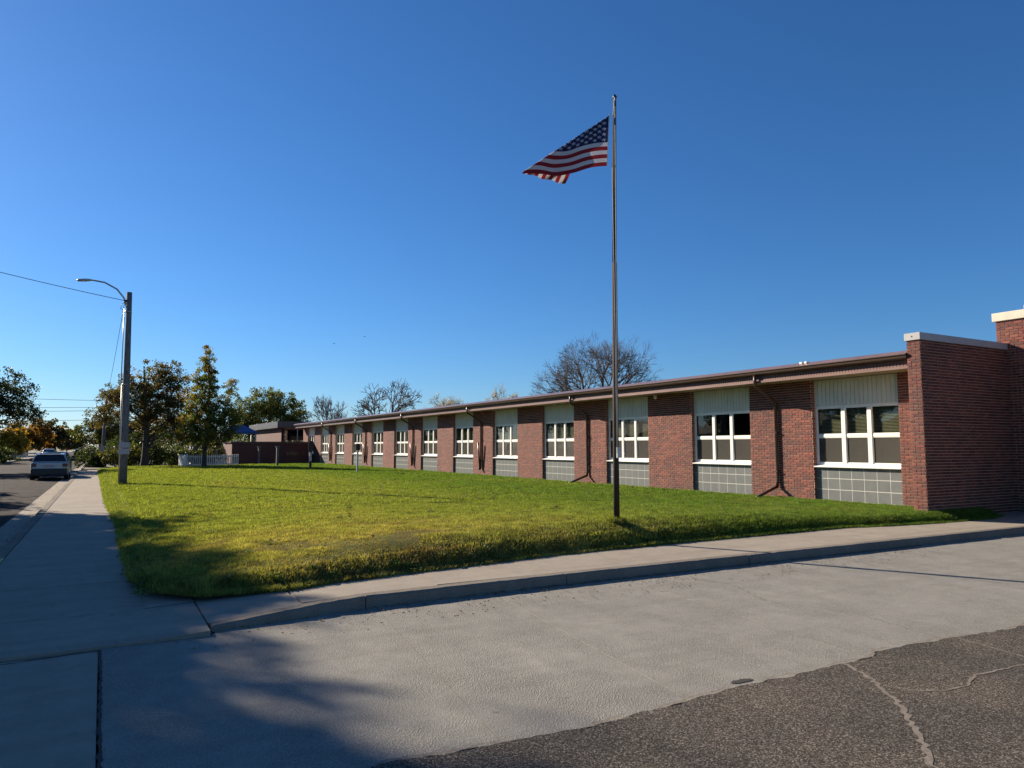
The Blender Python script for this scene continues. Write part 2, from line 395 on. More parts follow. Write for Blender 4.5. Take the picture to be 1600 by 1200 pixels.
# sidewalks: height falls toward the driveway corner
def zwalk(x, y):
    a = float(ss(.1, 2.6, x)); b = float(ss(8.6, 12.5, y))
    base = .018 + .105 * max(a, b)
    return base
KY = 7.68
walk = empty('sidewalk'); struct(walk)
ej = [XK, -1.0]
ys_ = [7.2, 8.6, 10.25] + [11.77 + 1.55 * k for k in range(31)]
for y0, y1 in zip(ys_, ys_[1:]):
    x1 = .62 if y0 < 8 else .46
    slab('sidewalk_panel', XK, x1 if y0 >= 8 else .93, y0, y1, 0, M['walk'], walk, gap=.007, zf=zwalk, nx=4, ny=3, th=.12)
dx = [.93, 1.86, 3.42, 5.02, 6.55, 8.1, 9.65, 11.2, 12.8, 14.4, 16.0, 17.6, 19.2, 21]
for a, b in zip(dx, dx[1:]):
    slab('sidewalk_panel', a, b, {.93: 7.52, 1.86: 7.72}.get(a, KY + .165), 9.9, 0, M['walk'], walk, gap=.011, zf=zwalk, nx=5, ny=2, th=.12)
slab('sidewalk_panel', .452, .93, 8.6, 10.4, 0, M['walk'], walk, gap=.0, zf=zwalk, nx=1, ny=2, th=.1)
crack_strip('corner_crack', [(.93, 7.22), (.97, 7.5), (.93, 7.75), (1.02, 7.95), (1.0, 8.15), (1.12, 8.35), (1.25, 8.7)], .014, .0, M['dark_joint'], walk, .022, 12)
cc = walk.children[-1]
for v in cc.data.vertices: v.co.z = zwalk(v.co.x, v.co.y) + .004
# driveway kerb: broken, worn segments
def kerb_seg(name, p0, p1, parent, mat, face_dir, width=.17, zf=zwalk, seed=0, zb=-.03):
    """p0->p1 along the street side edge; face_dir is the outward normal"""
    p0 = Vector(p0); p1 = Vector(p1); L = (p1 - p0).length; n = max(2, int(L / .07)); fd = Vector(face_dir)
    rings = []; prof = [(0, 0), (0, .85), (.15, 1.0), (1, 1.0)]
    vs = []; fs = []
    for i in range(n + 1):
        p = p0.lerp(p1, i / n); zt = zf(p.x, p.y) + .004
        wob = .022 * (float(vnoise(p.x, p.y, 6, seed)) - .5) + .02 * (float(vnoise(p.x, p.y, 20, seed + 2)) - .5)
        chip = .035 * max(0, float(vnoise(p.x, p.y, 5, seed + 5)) - .68) * 3
        for j, (u, v) in enumerate(prof):
            q = p - fd * (u * width) + fd * (wob + (.012 if j == 0 else 0) - (chip if j in (1, 2) else 0))
            if j == 3: q = p - fd * width
            zz = zb if v == 0 else (zt - (.02 + chip * .6 if j == 1 else (chip * .3 if j == 2 else 0)))
            vs.append((q.x, q.y, min(zz, zt)))
        vs.append((p.x - fd.x * width, p.y - fd.y * width, zb))
    for i in range(n):
        for j in range(4): fs.append((i * 5 + j, i * 5 + j + 1, (i + 1) * 5 + j + 1, (i + 1) * 5 + j))
    fs.append(tuple(range(5))); fs.append(tuple(n * 5 + j for j in range(5))[::-1])
    m = MB(); m.add(vs, fs); return m.build(name, mat, parent)
kerb = empty('driveway_kerb'); struct(kerb)
kx = [.945, 2.5, 5.10, 8.3, 11.2, 14.3, 17.4, 20.9]
for i, (a, b) in enumerate(zip(kx, kx[1:])):
    yo = 0 if i == 0 else .02
    ya = {0: 7.35, 1: 7.60}.get(i, KY); yb = {0: 7.60}.get(i, KY)
    kerb_seg('kerb_segment', (a + .006, ya), (b - .006, yb), kerb, M['kerb'], (0, -1), seed=i, width=.165)
skerb = empty('street_kerb'); struct(skerb)
ky = [6.9, 9.2, 12.7] + [12.7 + 3.05 * k for k in range(1, 16)]
zs_ = lambda x, y: .005 + .118 * float(ss(7.2, 11.5, y))
for i, (a, b) in enumerate(zip(ky, ky[1:])):
    kerb_seg('kerb_segment', (-1.32, a + .006), (-1.32, b - .006), skerb, M['patch'] if i == 1 else M['kerb'], (-1, 0), width=.165, zf=zs_, seed=20 + i)
gut = empty('street_gutter'); struct(gut)
for k in range(20):
    slab('gutter_pan', -1.82, -1.325, 7.2 + 3.05 * k, 7.2 + 3.05 * (k + 1), 0.002, M['walk'], gut, gap=.006)
# far kerb, pavement and yards beyond the street
struct(sheet('far_kerb', [(-9.05, -40), (-8.9, -40), (-8.9, 600), (-9.05, 600)], .12, M['kerb'], .2))
struct(sheet('far_sidewalk', [(-10.6, -40), (-9.05, -40), (-9.05, 600), (-10.6, 600)], .115, M['walk'], .2))
struct(sheet('yard', [(-60, -40), (-10.6, -40), (-10.6, 600), (-60, 600)], .10, M['ground'], .2))
struct(sheet('crossing_pavement', [(-1.2, 63.6), (9.4, 66.7), (9.4, 67.9), (-1.2, 64.9)], .05, M['walk'], .15))
struct(sheet('verge', [(-1.2, 65.0), (9.4, 68.0), (60, 72), (60, 600), (-1.2, 600)], .06, M['ground'], .15))
struct(sheet('near_kerb_far_block', [(-1.35, 64.5), (-1.2, 64.5), (-1.2, 600), (-1.35, 600)], .1, M['kerb'], .2))

# ------------------------------------------------------------------ lawn
_ys = np.array([(.10, 11.0), (.36, 9.95), (.56, 9.13), (.97, 8.62), (1.95, 8.48), (3.53, 8.75), (5.66, 9.11), (8.25, 9.28), (12.66, 9.40), (14.2, 9.12), (15.8, 8.98), (17.2, 8.95), (18.3, 9.3)])
_xw = np.array([(8, .40), (12, .38), (16.5, .36), (24, .17), (40, .02), (58.5, -.16)])
def y_south(x): return np.interp(x, _ys[:, 0], _ys[:, 1]) + .05 * (vnoise(x, x * 0, 3.0, 2) - .5)
def x_west(y): return np.interp(y, _xw[:, 0], _xw[:, 1]) + .05 * (vnoise(y, y * 0, 2.0, 7) - .5)
def y_north(x): return np.interp(x, [-1, 0, 9.3, 17, 19], [58.9, 59.0, 61.5, 66.5, 66.5])
def z_lawn(x, y):
    x = np.asarray(x, float); y = np.asarray(y, float)
    dsn = y - np.interp(x, _ys[:, 0], _ys[:, 1]); dw = x - np.interp(y, _xw[:, 0], _xw[:, 1])
    d = np.minimum(dsn, dw)
    z = .11 + .07 * ss(0, .18, d) + .12 * ss(.02, .5, dsn) * ss(.1, 1.6, dw)
    z += .15 * np.exp(-((y - 10.5) / 3.2) ** 2) * ss(.0, .9, dsn) * ss(.3, 3.5, dw) * (1 - ss(9, 14.5, x))
    z += .03 * (fbm(x, y, .6, 3) - .5) + .022 * (fbm(x, y, 4.0, 5) - .5)
    return z
nu, nv = 150, 260
U = np.linspace(0, 1, nu + 1) ** 1.15 * (18.3 - .1) + .1; Vv = np.linspace(0, 1, nv + 1) ** 2.0
UU, VV = np.meshgrid(U, Vv)
YY = y_south(UU) + VV * (y_north(UU) - y_south(UU))
XX = UU + (np.interp(YY, _xw[:, 0], _xw[:, 1]) - .10 - .02) * np.clip(1 - UU / 3, 0, 1) * ss(9.2, 11.5, YY)
ZZ = z_lawn(XX, YY)
ZZ[0, :] = .09; ZZ[:, 0] = .09
W = nu + 1
F = np.array([(j * W + i, j * W + i + 1, (j + 1) * W + i + 1, (j + 1) * W + i) for j in range(nv) for i in range(nu)])
lawn = np_mesh('lawn', np.stack([XX, YY, ZZ], -1).reshape(-1, 3), F, 1.0, M['lawn'], smooth=True); struct(lawn)

def lawn_color(x, y):
    """living green, drier and browner toward the worn corner: blade colour"""
    n1 = fbm(x, y, .45, 1); n2 = fbm(x, y, 1.8, 4); n3 = rng.random(len(x))
    dsn = y - np.interp(x, _ys[:, 0], _ys[:, 1]); dw = x - .3
    near = np.exp(-((x - 3.2) / 2.8) ** 2) * np.exp(-((y - 10.2) / 2.2) ** 2)
    dry = np.clip(.0 + .95 * near * (.2 + n2) + .9 * np.clip(n1 - .56, 0, 1) + .16 * (1 - ss(14, 26, y)) * (1 - ss(5, 10, x)), 0, 1)
    dry = np.clip(dry + .35 * (n3 - .55) + .9 * np.clip(n2 - .66, 0, 1) * (1 - ss(16, 30, y)), 0, 1)[:, None]
    green = np.array([.19, .240, .042]); lush = np.array([.095, .18, .02]); yel = np.array([.38, .31, .11]); brown = np.array([.17, .11, .055])
    c = green + (lush - green) * (ss(7, 13, x) * .9)[:, None]
    c = c + (yel - c) * np.clip(dry * 1.2, 0, 1) * .85
    bp_ = (near * np.clip(n2 - .45, 0, 1) * 3.0 * (n3 > .35))[:, None]
    c = c + (brown - c) * np.clip(bp_, 0, .85)
    mot = (.45 + 1.1 * fbm(x, y, 6.5, 11))[:, None]
    return c * mot * (.5 + 1.0 * rng.random((len(x), 1)))
def blades(n, x, y, h, w, name, label=None, lean=.55):
    keep = (x < 16.62) | (y < 9.5); keep &= ~((x > 15.82) & (y > 9.52) & (y < 9.87)) & (x > x_west(y) - .06) & (y > y_south(x) - .10) & (y < y_north(x))
    x = x[keep]; y = y[keep]; h = h[keep]; w = w[keep]; n = len(x)
    z = z_lawn(x, y) - .004; a = rng.random(n) * 2 * np.pi; le = rng.random(n) * lean * h; b = rng.random(n) * 2 * np.pi
    c = lawn_color(x, y)
    V = np.zeros((n, 3, 3)); V[:, 0] = np.stack([x - np.cos(a) * w, y - np.sin(a) * w, z], -1)
    V[:, 1] = np.stack([x + np.cos(a) * w, y + np.sin(a) * w, z], -1)
    V[:, 2] = np.stack([x + np.cos(b) * le, y + np.sin(b) * le, z + h], -1)
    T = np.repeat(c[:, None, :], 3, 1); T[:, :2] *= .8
    return V.reshape(-1, 3), np.arange(n * 3).reshape(-1, 3), T.reshape(-1, 3)
parts_v = []; parts_f = []; parts_t = []; off = 0
def put(t):
    global off
    parts_v.append(t[0]); parts_f.append(t[1] + off); parts_t.append(t[2]); off += len(t[0])
def band(n, y0, y1, h0, h1, w0, x0=-.2, x1=18.3):
    x = x0 + rng.random(n) * (x1 - x0); y = y0 + rng.random(n) * (y1 - y0)
    hh = (h0 + (h1 - h0) * rng.random(n)) * (.45 + 1.1 * fbm(x, y, 3.2, 8)); worn = np.exp(-((x - 3.2) / 2.8) ** 2) * np.exp(-((y - 10.2) / 2.0) ** 2) * ss(.45, .62, fbm(x, y, 1.8, 4)); hh = hh * (1 - .7 * worn)
    put(blades(n, x, y, hh, np.full(n, w0) * (.7 + .6 * rng.random(n)), 'b'))
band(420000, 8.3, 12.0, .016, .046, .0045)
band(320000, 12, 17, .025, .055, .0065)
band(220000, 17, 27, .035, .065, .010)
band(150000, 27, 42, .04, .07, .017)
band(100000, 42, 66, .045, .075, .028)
# shaggy overhanging fringe along the two pavements
n = 60000; x = .3 + rng.random(n) ** 1.0 * 17.9; y = y_south(x) - .07 + rng.random(n) ** 1.5 * .45
put(blades(n, x, y, .03 + .055 * rng.random(n) * (.4 + fbm(x, y, 2.5, 6)), np.full(n, .0055), 'e', lean=1.3))
n = 40000; y = 8.6 + rng.random(n) ** 1.6 * 50; x = x_west(y) - .05 + rng.random(n) ** 1.5 * .4
put(blades(n, x, y, .04 + .08 * rng.random(n) * (.4 + fbm(x, y, 1.5, 6)), .0055 + .00035 * (y - 8), 'e', lean=1.2))
# tufts round the poles
for cx, cy, rr_, k in ((7.61, 9.92, .16, 900), (.75, 32.3, .5, 900)):
    a = rng.random(k) * 6.283; q = rng.random(k) ** .7 * rr_; x = cx + np.cos(a) * q; y = cy + np.sin(a) * q
    put(blades(k, x, y, .06 + .09 * rng.random(k), np.full(k, .007), 't', lean=.8))
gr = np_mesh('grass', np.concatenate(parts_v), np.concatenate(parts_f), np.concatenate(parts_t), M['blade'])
tag(gr, 'mown green lawn grass with dry yellow patches at the corner', 'grass', kind='stuff')

# ------------------------------------------------------------------ school building
school = empty('school_building', (16.7, 10, 0))
tag(school, 'long single storey red brick school with white framed windows and brown gutter', 'building')
def P(o): return o            # parts are authored in world space; keep them there under the parent
def child(o, parent):
    o.parent = parent; o.matrix_parent_inverse = Matrix.Translation(-Vector(wloc(parent))); return o
def wloc(o):
    v = Vector(o.location); p = o.parent
    while p: v = v + Vector(p.location) * 0; p = p.parent
    return v
def part(mb, name, mat, parent=school, bevel=0):
    o = mb.build(name, mat, None, bevel=bevel); o.parent = parent
    if parent is school: o.location = (-16.7, -10, 0)
    return o
BR = []          # every brick: centre along wall, frame, size
COURSE = .0677; BL = .203
def wall_bricks(O, Udir, Ndir, width, z0, z1, seed=0, key=0, cut=None):
    O = Vector(O); Ud = Vector(Udir); Nd = Vector(Ndir); rr = random.Random(seed)
    c0 = int(round(z0 / COURSE)); c1 = int(math.ceil(z1 / COURSE))
    for c in range(c0, c1):
        za = c * COURSE + .0075; zb = min((c + 1) * COURSE - .0075, z1)
        if zb - za < .02: continue
        u = -(BL / 2 if c % 2 else 0); header = (c % 7 == 3)
        Lb = BL / 2 if header else BL
        while u < width:
            a = max(u, 0) + .007; b = min(u + Lb, width) - .007
            if u < .001: a = 0.0005
            if u + Lb > width - .001: b = width - .0005
            if b - a > .03: BR.append((O, Ud, Nd, a, b, za, zb, rr.random(), rr.random(), key))
            u += Lb
XB = 16.71; DY = 4.626; YO = 10.66; WO = 2.46; NW = 13; ZB = .12; ZS = 3.5
wallm = MB()
def nextwall():
    global wallm
    part(wallm, 'wall', M['mortar']); wallm = MB()
# piers
piers = [(9.85, YO)]
for i in range(NW): piers.append((YO + WO + DY * i, YO + DY * (i + 1)) if i < NW - 1 else (YO + WO + DY * i, 70.4))
for i, (a, b) in enumerate(piers):
    wallm.box(XB + .006, XB + .30, a + .002, b - .002, 0, ZS); nextwall()
    wall_bricks((XB, b, 0), (0, -1, 0), (-1, 0, 0), b - a, ZB, ZS, i, key=i)
    # returns into the window recess (south facing jamb)
    if i >= 1 and i < 9: wall_bricks((XB, a, 0), (1, 0, 0), (0, -1, 0), .12, ZB, ZS, 50 + i, key=20 + i)
# pilaster and wing wall
wallm.box(15.856, 19.48, 9.546, 9.845, 0, 4.10); nextwall()
wall_bricks((15.85, 9.85, 0), (0, -1, 0), (-1, 0, 0), .31, ZB, 4.10, 80, key=-2)
wall_bricks((15.85, 9.54, 0), (1, 0, 0), (0, -1, 0), 3.63, ZB - .1, 4.10, 81, key=-1)
wallm.box(19.486, 26, 4.0, 9.755, 0, 4.84); nextwall()
wall_bricks((19.48, 9.76, 0), (0, -1, 0), (-1, 0, 0), 3.1, ZB - .1, 4.84, 82, key=40)
def brick_tint(t, s, key):
    base = [(.180, .044, .028), (.145, .034, .024), (.205, .054, .033), (.115, .030, .023), (.19, .058, .036)][int(s * 4.99)]
    k = .72 + .56 * t
    if key == -1: k *= .95
    return tuple(c * k for c in base)
def brick_geo(b):
    O, U_, N_, a, e, za, zb, t, s, key = b
    d0 = N_ * -.004; d1 = N_ * (.005 + .003 * t)
    o = O
    p = [o + U_ * a + Vector((0, 0, za)), o + U_ * e + Vector((0, 0, za)), o + U_ * e + Vector((0, 0, zb)), o + U_ * a + Vector((0, 0, zb))]
    vs = [q + d0 for q in p] + [q + d1 for q in p]
    return vs, [(4, 5, 6, 7), (0, 1, 5, 4), (1, 2, 6, 5), (2, 3, 7, 6), (3, 0, 4, 7)]
near = [b for b in BR if b[9] == -2] + sorted([b for b in BR if b[9] == -1], key=lambda b: b[3])
near = near[:300]; ids = set(id(b) for b in near)
for b in near:
    vs, fs = brick_geo(b); m = MB(); m.add(vs, fs, brick_tint(b[7], b[8], b[9])); part(m, 'brick', M['brick'])
bm_ = MB()
for b in BR:
    if id(b) in ids: continue
    vs, fs = brick_geo(b); bm_.add(vs, fs, brick_tint(b[7], b[8], b[9]))
o = part(bm_, 'brickwork', M['brick']); o['kind'] = 'stuff'
# copings
for a, b in ((15.81, 17.65), (17.656, 19.47)):
    m = MB(); m.box(a, b, 9.51, 9.88, 4.105, 4.27); part(m, 'coping', M['stone_grey'], bevel=.006)
m = MB(); m.tube([(15.807, 9.70, 4.19), (15.812, 9.70, 4.19)], .018, 8); part(m, 'coping_hole', M['black'])
m = MB(); m.box(19.42, 19.9, 4.0, 9.82, 4.845, 5.055); part(m, 'coping', M['stone'], bevel=.008)
m = MB(); m.box(19.9, 21.9, 6.8, 9.30, 5.06, 5.24); part(m, 'coping', M['stone'], bevel=.008)
m = MB(); m.box(19.92, 26.0, 4.0, 9.75, 4.8, 4.95); part(m, 'roof', M['stone_grey'])
# roof slab, eave pieces
m = MB(); m.box(16.02, 31, 9.89, 70.6, 3.56, 3.86); part(m, 'roof', M['fascia'])
m = MB(); m.box(16.0, 16.72, 9.852, 70.5, 3.50, 3.555); part(m, 'soffit', M['soffit'])
m = MB(); m.box(15.93, 15.998, 9.852, 70.45, 3.492, 3.548); part(m, 'eave_trim', M['flash'])
fas = MB(); y = 9.852
fas.box(15.975, 16.015, 9.852, 70.45, 3.552, 3.82)
while y < 70.3:
    fas.box(15.962, 15.974, y + .004, y + .075, 3.552, 3.80); y += .083
part(fas, 'fascia', M['fascia'])
gm = MB(); prof = [(15.955, 3.70), (15.85, 3.70), (15.81, 3.73), (15.80, 3.775), (15.775, 3.80), (15.775, 3.815), (15.79, 3.815), (15.955, 3.79)]
gm.prism(prof, 'y', 9.852, 70.6); part(gm, 'gutter', M['brown_metal'])
fm = MB(); fm.prism([(15.79, 3.818), (15.97, 3.905), (16.10, 3.93), (31, 3.95), (31, 3.865), (15.97, 3.865), (15.83, 3.825 - .012)][:6], 'y', 9.852, 70.75)
part(fm, 'roof_edge', M['flash'])
# a little pale debris caught on the roof edge
for yy in (12.6, 12.75): m = MB(); m.box(15.9, 15.98, yy, yy + .07, 3.88, 3.93); part(m, 'roof_debris', M['white'])
# windows with panes, sills, blinds; tile spandrels; siding panels
tile_me = None
def tile_mesh(y0, y1, z0, z1):
    g_ = .0075
    m = MB(); x = 16.797
    m.add([(x + .005, y0 + g_, z0 + g_), (x + .005, y1 - g_, z0 + g_), (x + .005, y1 - g_, z1 - g_), (x + .005, y0 + g_, z1 - g_),
           (x, y0 + g_ + .003, z0 + g_ + .003), (x, y1 - g_ - .003, z0 + g_ + .003), (x, y1 - g_ - .003, z1 - g_ - .003), (x, y0 + g_ + .003, z1 - g_ - .003)],
          [(4, 7, 6, 5), (0, 4, 5, 1), (1, 5, 6, 2), (2, 6, 7, 3), (3, 7, 4, 0)])
    return m
restt = MB(); tiles0 = []
for i in range(NW):
    y0 = YO + DY * i; y1 = y0 + WO
    # upper siding panel with grooves
    sp = MB(); sp.box(16.83, 16.86, y0 + .002, y1 - .002, 2.80, 3.499)
    nb = 20; bw = WO / nb
    for k in range(nb): sp.box(16.815 + .003 * (k % 2), 16.8295, y0 + k * bw + .007, y0 + (k + 1) * bw - .007, 2.80, 3.498, tint=(.96 + .06 * random.random(),) * 3)
    part(sp, 'siding_panel', M['siding'])
    # grout backing and tiles
    gb = MB(); gb.box(16.8, 16.9, y0 + .002, y1 - .002, 0, 1.165); part(gb, 'spandrel', M['grout'])
    nt = 7; tw = WO / nt
    for r_ in range(4):
        z1 = 1.165 - .287 * r_; z0 = max(z1 - .287, .02)
        for k in range(nt):
            if i < 9 and r_ < 3:
                o = None
                if i == 0: o = part(tile_mesh(y0 + k * tw, y0 + (k + 1) * tw, z0, z1), 'tile', M['tile']); tiles0.append(o)
                else:
                    o = tiles0[r_ * nt + k].copy(); col.objects.link(o); o.location = (-16.7, -10 + DY * i, 0)
            else:
                mm = tile_mesh(y0 + k * tw, y0 + (k + 1) * tw, z0, z1); restt.add(mm.v, mm.f)
    # dark room behind with closed shell
    rm = MB()
    X0, X1 = 16.90, 19.6
    rm.box(X1, X1 + .05, y0 - .6, y1 + .6, .6, 3.4); rm.box(17.03, X1, y0 - .65, y0 - .6, .6, 3.4); rm.box(17.03, X1, y1 + .6, y1 + .65, .6, 3.4)
    rm.box(17.03, X1, y0 - .6, y1 + .6, .55, .6); rm.box(16.9, X1, y0 - .6, y1 + .6, 3.4, 3.45)
    part(rm, 'room', M['dark'])
    # frame
    fx0, fx1 = 16.835, 16.885; zl, zh = 1.24, 2.80; zt = 2.0
    fr = MB(); fr.box(fx0, fx1, y0 + .002, y0 + .055, zl, zh); fr.box(fx0, fx1, y1 - .055, y1 - .002, zl, zh)
    fr.box(fx0 - .004, fx1, y0 + .055, y1 - .055, zh - .06, zh - .001); fr.box(fx0, fx1, y0 + .055, y1 - .055, zl, zl + .045)
    for mc in (.86, 1.60): fr.box(fx0 - .012, fx1 + .01, y0 + mc - .055, y0 + mc + .055, zl + .045, zh - .06)
    cols = [(y0 + .055, y0 + .805), (y0 + .915, y0 + 1.545), (y0 + 1.655, y1 - .055)]
    for a, b in cols: fr.box(fx0 + .003, fx1 - .003, a, b, zt - .035, zt + .035)
    win = part(fr, 'window', M['white'], bevel=.004)
    sl = MB(); sl.prism([(16.70, 1.172), (16.70, 1.19), (16.835, 1.238), (16.90, 1.238), (16.90, 1.172)], 'y', y0 + .004, y1 - .004)
    s_ = sl.build('sill', M['white'], win)
    for a, b in cols:
        for (za, zb, mk) in ((zt + .035, zh - .06, 'glass'), (zl + .045, zt - .035, 'glass_screen')):
            pm = MB(); pm.box(16.858, 16.862, a, b, za, zb); pm.build('pane', M[mk], win)
            # sash trim
            tm = MB(); q = .022
            tm.box(16.845, 16.857, a, a + q, za, zb); tm.box(16.845, 16.857, b - q, b, za, zb)
            tm.box(16.845, 16.857, a + q, b - q, za, za + q); tm.box(16.845, 16.857, a + q, b - q, zb - q, zb); tm.build('sash', M['white'], win)
    full = i in (0, 2, 3, 5, 8)
    if full or i in (4, 6):
        bl = MB(); zz = zh - .08; zend = 1.3 if i == 0 else random.choice((1.6, 1.95, 2.2)); 
        ya, yb = (y0 + .03, y1 - .03) if full else (y0 + .9, y1 - .03)
        while zz > zend:
            bl.add([(16.93, ya, zz - .014), (16.965, ya, zz + .012), (16.965, yb, zz + .012), (16.93, yb, zz - .014)], [(0, 1, 2, 3)]); zz -= .036
        bl.build('blind', M['blind'], win)
    elif i in (7, 9, 10, 11):
        cu = MB(); n_ = 30; vs = []
        for k in range(n_ + 1):
            yy = y0 + .9 + .75 * k / n_; xx = 17.0 + .03 * math.sin(k * 1.3); vs += [(xx, yy, 1.3), (xx, yy, 2.72)]
        cu.add(vs, [(2 * k, 2 * k + 2, 2 * k + 3, 2 * k + 1) for k in range(n_)]); cu.build('curtain', M['white'], win)
o = part(restt, 'tiles', M['tile']); o['kind'] = 'stuff'
# downspouts
for j in range(6):
    yc = 14.32 + 2 * DY * j
    m = MB(); m.tube([(15.88, yc, 3.72), (15.88, yc, 3.50), (15.90, yc, 3.42), (16.58, yc - .02, 3.02), (16.655, yc - .02, 2.95), (16.655, yc - .02, .74), (16.64, yc - .02, .62)], .043, 8, smooth=True)
    dsp = part(m, 'downspout', M['brown_metal'])
    for zz in (2.1, 1.0): m = MB(); m.box(16.60, 16.712, yc - .075, yc + .035, zz, zz + .03); m.build('bracket', M['brown_metal'], dsp)
    m = MB()
    if j < 2: m.tube([(16.66, yc - .02, .60), (15.78, yc - .02, .31)], .043, 8)
    else: m.tube([(16.60, yc - .02, .62), (16.50, yc - .02, 1.95)], .043, 8); m.tube([(16.64, yc - .02, .60), (16.52, yc - .02, .62)], .046, 8)
    m.build('spout_extension', M['brown_metal'], dsp)
for yy, xx in ((19.38, 16.60),):
    m = MB(); m.tube([(xx, yy, 3.49), (xx, yy, 3.42), (xx, yy, 3.37), (xx, yy, 3.35)], [.06, .065, .045, .01], 12); part(m, 'dome_camera', M['white'])
m = MB()
m.box(16.62, 16.70, 24.0, 24.14, 1.0, 1.0 + .02); 

# low red brick wall and the rear wing at the far end
def brick_wall_plain(o_parent, x0, x1, y0, y1, z0, z1, name='wall'):
    m = MB(); m.box(x0, x1, y0, y1, z0, z1); return m.build(name, M['redwall'], o_parent)
def brick_far_mat():
    m, n, l, b = new_mat('far_brick'); g_ = n.new('ShaderNodeNewGeometry')
    sp = n.new('ShaderNodeSeparateXYZ'); l.new(g_.outputs['Position'], sp.inputs[0])
    cb = n.new('ShaderNodeCombineXYZ'); l.new(math_n(n, l, 'ADD', sp.outputs[0], sp.outputs[1]), cb.inputs[0]); l.new(sp.outputs[2], cb.inputs[1])
    t = n.new('ShaderNodeTexBrick'); l.new(cb.outputs[0], t.inputs['Vector'])
    t.inputs['Scale'].default_value = 1; t.inputs['Brick Width'].default_value = .203; t.inputs['Row Height'].default_value = .0677; t.inputs['Mortar Size'].default_value = .006
    t.inputs['Color1'].default_value = (.10, .03, .022, 1); t.inputs['Color2'].default_value = (.07, .022, .018, 1); t.inputs['Mortar'].default_value = (.20, .13, .11, 1)
    l.new(t.outputs[0], b.inputs['Base Color']); b.inputs['Roughness'].default_value = .9
    return m
M['redwall'] = brick_far_mat()
lw = empty('low_brick_wall', (9.6, 66.6, 0)); tag(lw, 'low dark red brick annex wall behind the lawn beside the white picket fence', 'wall')
def lb(mb, name, mat, p, loc): 
    o = mb.build(name, mat, None); o.parent = p; o.location = (-loc[0], -loc[1], -loc[2]); return o
L0 = (9.6, 66.6, 0)
m = MB(); m.box(9.72, 17.0, 66.55, 71.0, 0, 2.05); lb(m, 'wall', M['redwall'], lw, L0)
m = MB(); m.box(9.62, 17.0, 66.48, 71.1, 2.055, 2.19); lb(m, 'coping', M['brown_metal'], lw, L0)
m = MB(); m.box(14.3, 15.3, 66.50, 66.545, .98, 1.28); lb(m, 'sign_panel', M['brown_metal'], lw, L0)
rw = empty('rear_wing', (15, 74, 0)); tag(rw, 'raised rear classroom wing with thick flat roof fascia and clerestory windows', 'building')
L1 = (15, 74, 0)
m = MB(); m.box(15.5, 30, 74.5, 88, 0, 2.3); lb(m, 'wall', M['redwall'], rw, L1)
m = MB(); m.box(15.0, 31, 74.0, 90, 3.62, 4.26); lb(m, 'roof', M['brown_metal'], rw, L1)
m = MB(); m.box(15.9, 30, 74.62, 74.66, 2.35, 3.6); lb(m, 'window', M['car_glass'], rw, L1)
for k in range(7):
    m = MB(); xx = 15.55 + k * 1.5; m.box(xx, xx + .08, 74.5, 74.61, 2.3, 3.61); lb(m, 'mullion', M['galv'], rw, L1)
m = MB(); m.box(15.5, 15.85, 74.5, 88, 2.305, 3.6); lb(m, 'wall', M['redwall'], rw, L1)
cu = MB(); vs = []
for k in range(41):
    xx = 17.7 + 1.7 * k / 40; vs += [(xx, 74.57 + .03 * math.sin(k * 1.1), 2.4), (xx, 74.57 + .03 * math.sin(k * 1.1), 3.55)]
cu.add(vs, [(2 * k, 2 * k + 2, 2 * k + 3, 2 * k + 1) for k in range(40)]); lb(cu, 'curtain', M['siding'], rw, L1)

# ------------------------------------------------------------------ flagpole and flag
fp = empty('flagpole', (7.61, 9.92, .40)); tag(fp, 'tall slender brown metal flagpole standing in the lawn near the kerb', 'flagpole')
m = MB(); m.tube([(0, 0, 0), (0, 0, 1.2), (.02, 0, 4.5)], [.052, .05, .043], 16); m.build('pole_lower_section', M['pole_metal'], fp)
m = MB(); m.tube([(.02, 0, 4.5), (.045, 0, 6.2), (.07, 0, 7.5)], [.037, .032, .028], 16); m.build('pole_upper_section', M['pole_metal'], fp)
m = MB(); m.tube([(.07, 0, 7.48), (.07, 0, 7.53), (.075, 0, 7.56)], [.031, .033, .01], 12); m.tube([(.07, 0, 7.5), (.07, -.05, 7.49)], [.014, .014], 8); m.build('truck_cap', M['black'], fp)
m = MB(); m.tube([(.02, -.055, 7.47), (-.02, -.06, 7.1), (-.05, -.06, 6.0), (-.035, -.065, 3.5), (-.03, -.07, 1.2)], .005, 5); m.tube([(.02, -.07, 7.47), (.0, -.075, 5.2), (-.015, -.07, 1.2)], .004, 5)
m.build('halyard', M['rope'], fp)
m = MB(); m.box(-.03, .03, -.085, -.05, 1.12, 1.30); m.build('cleat', M['galv'], fp)
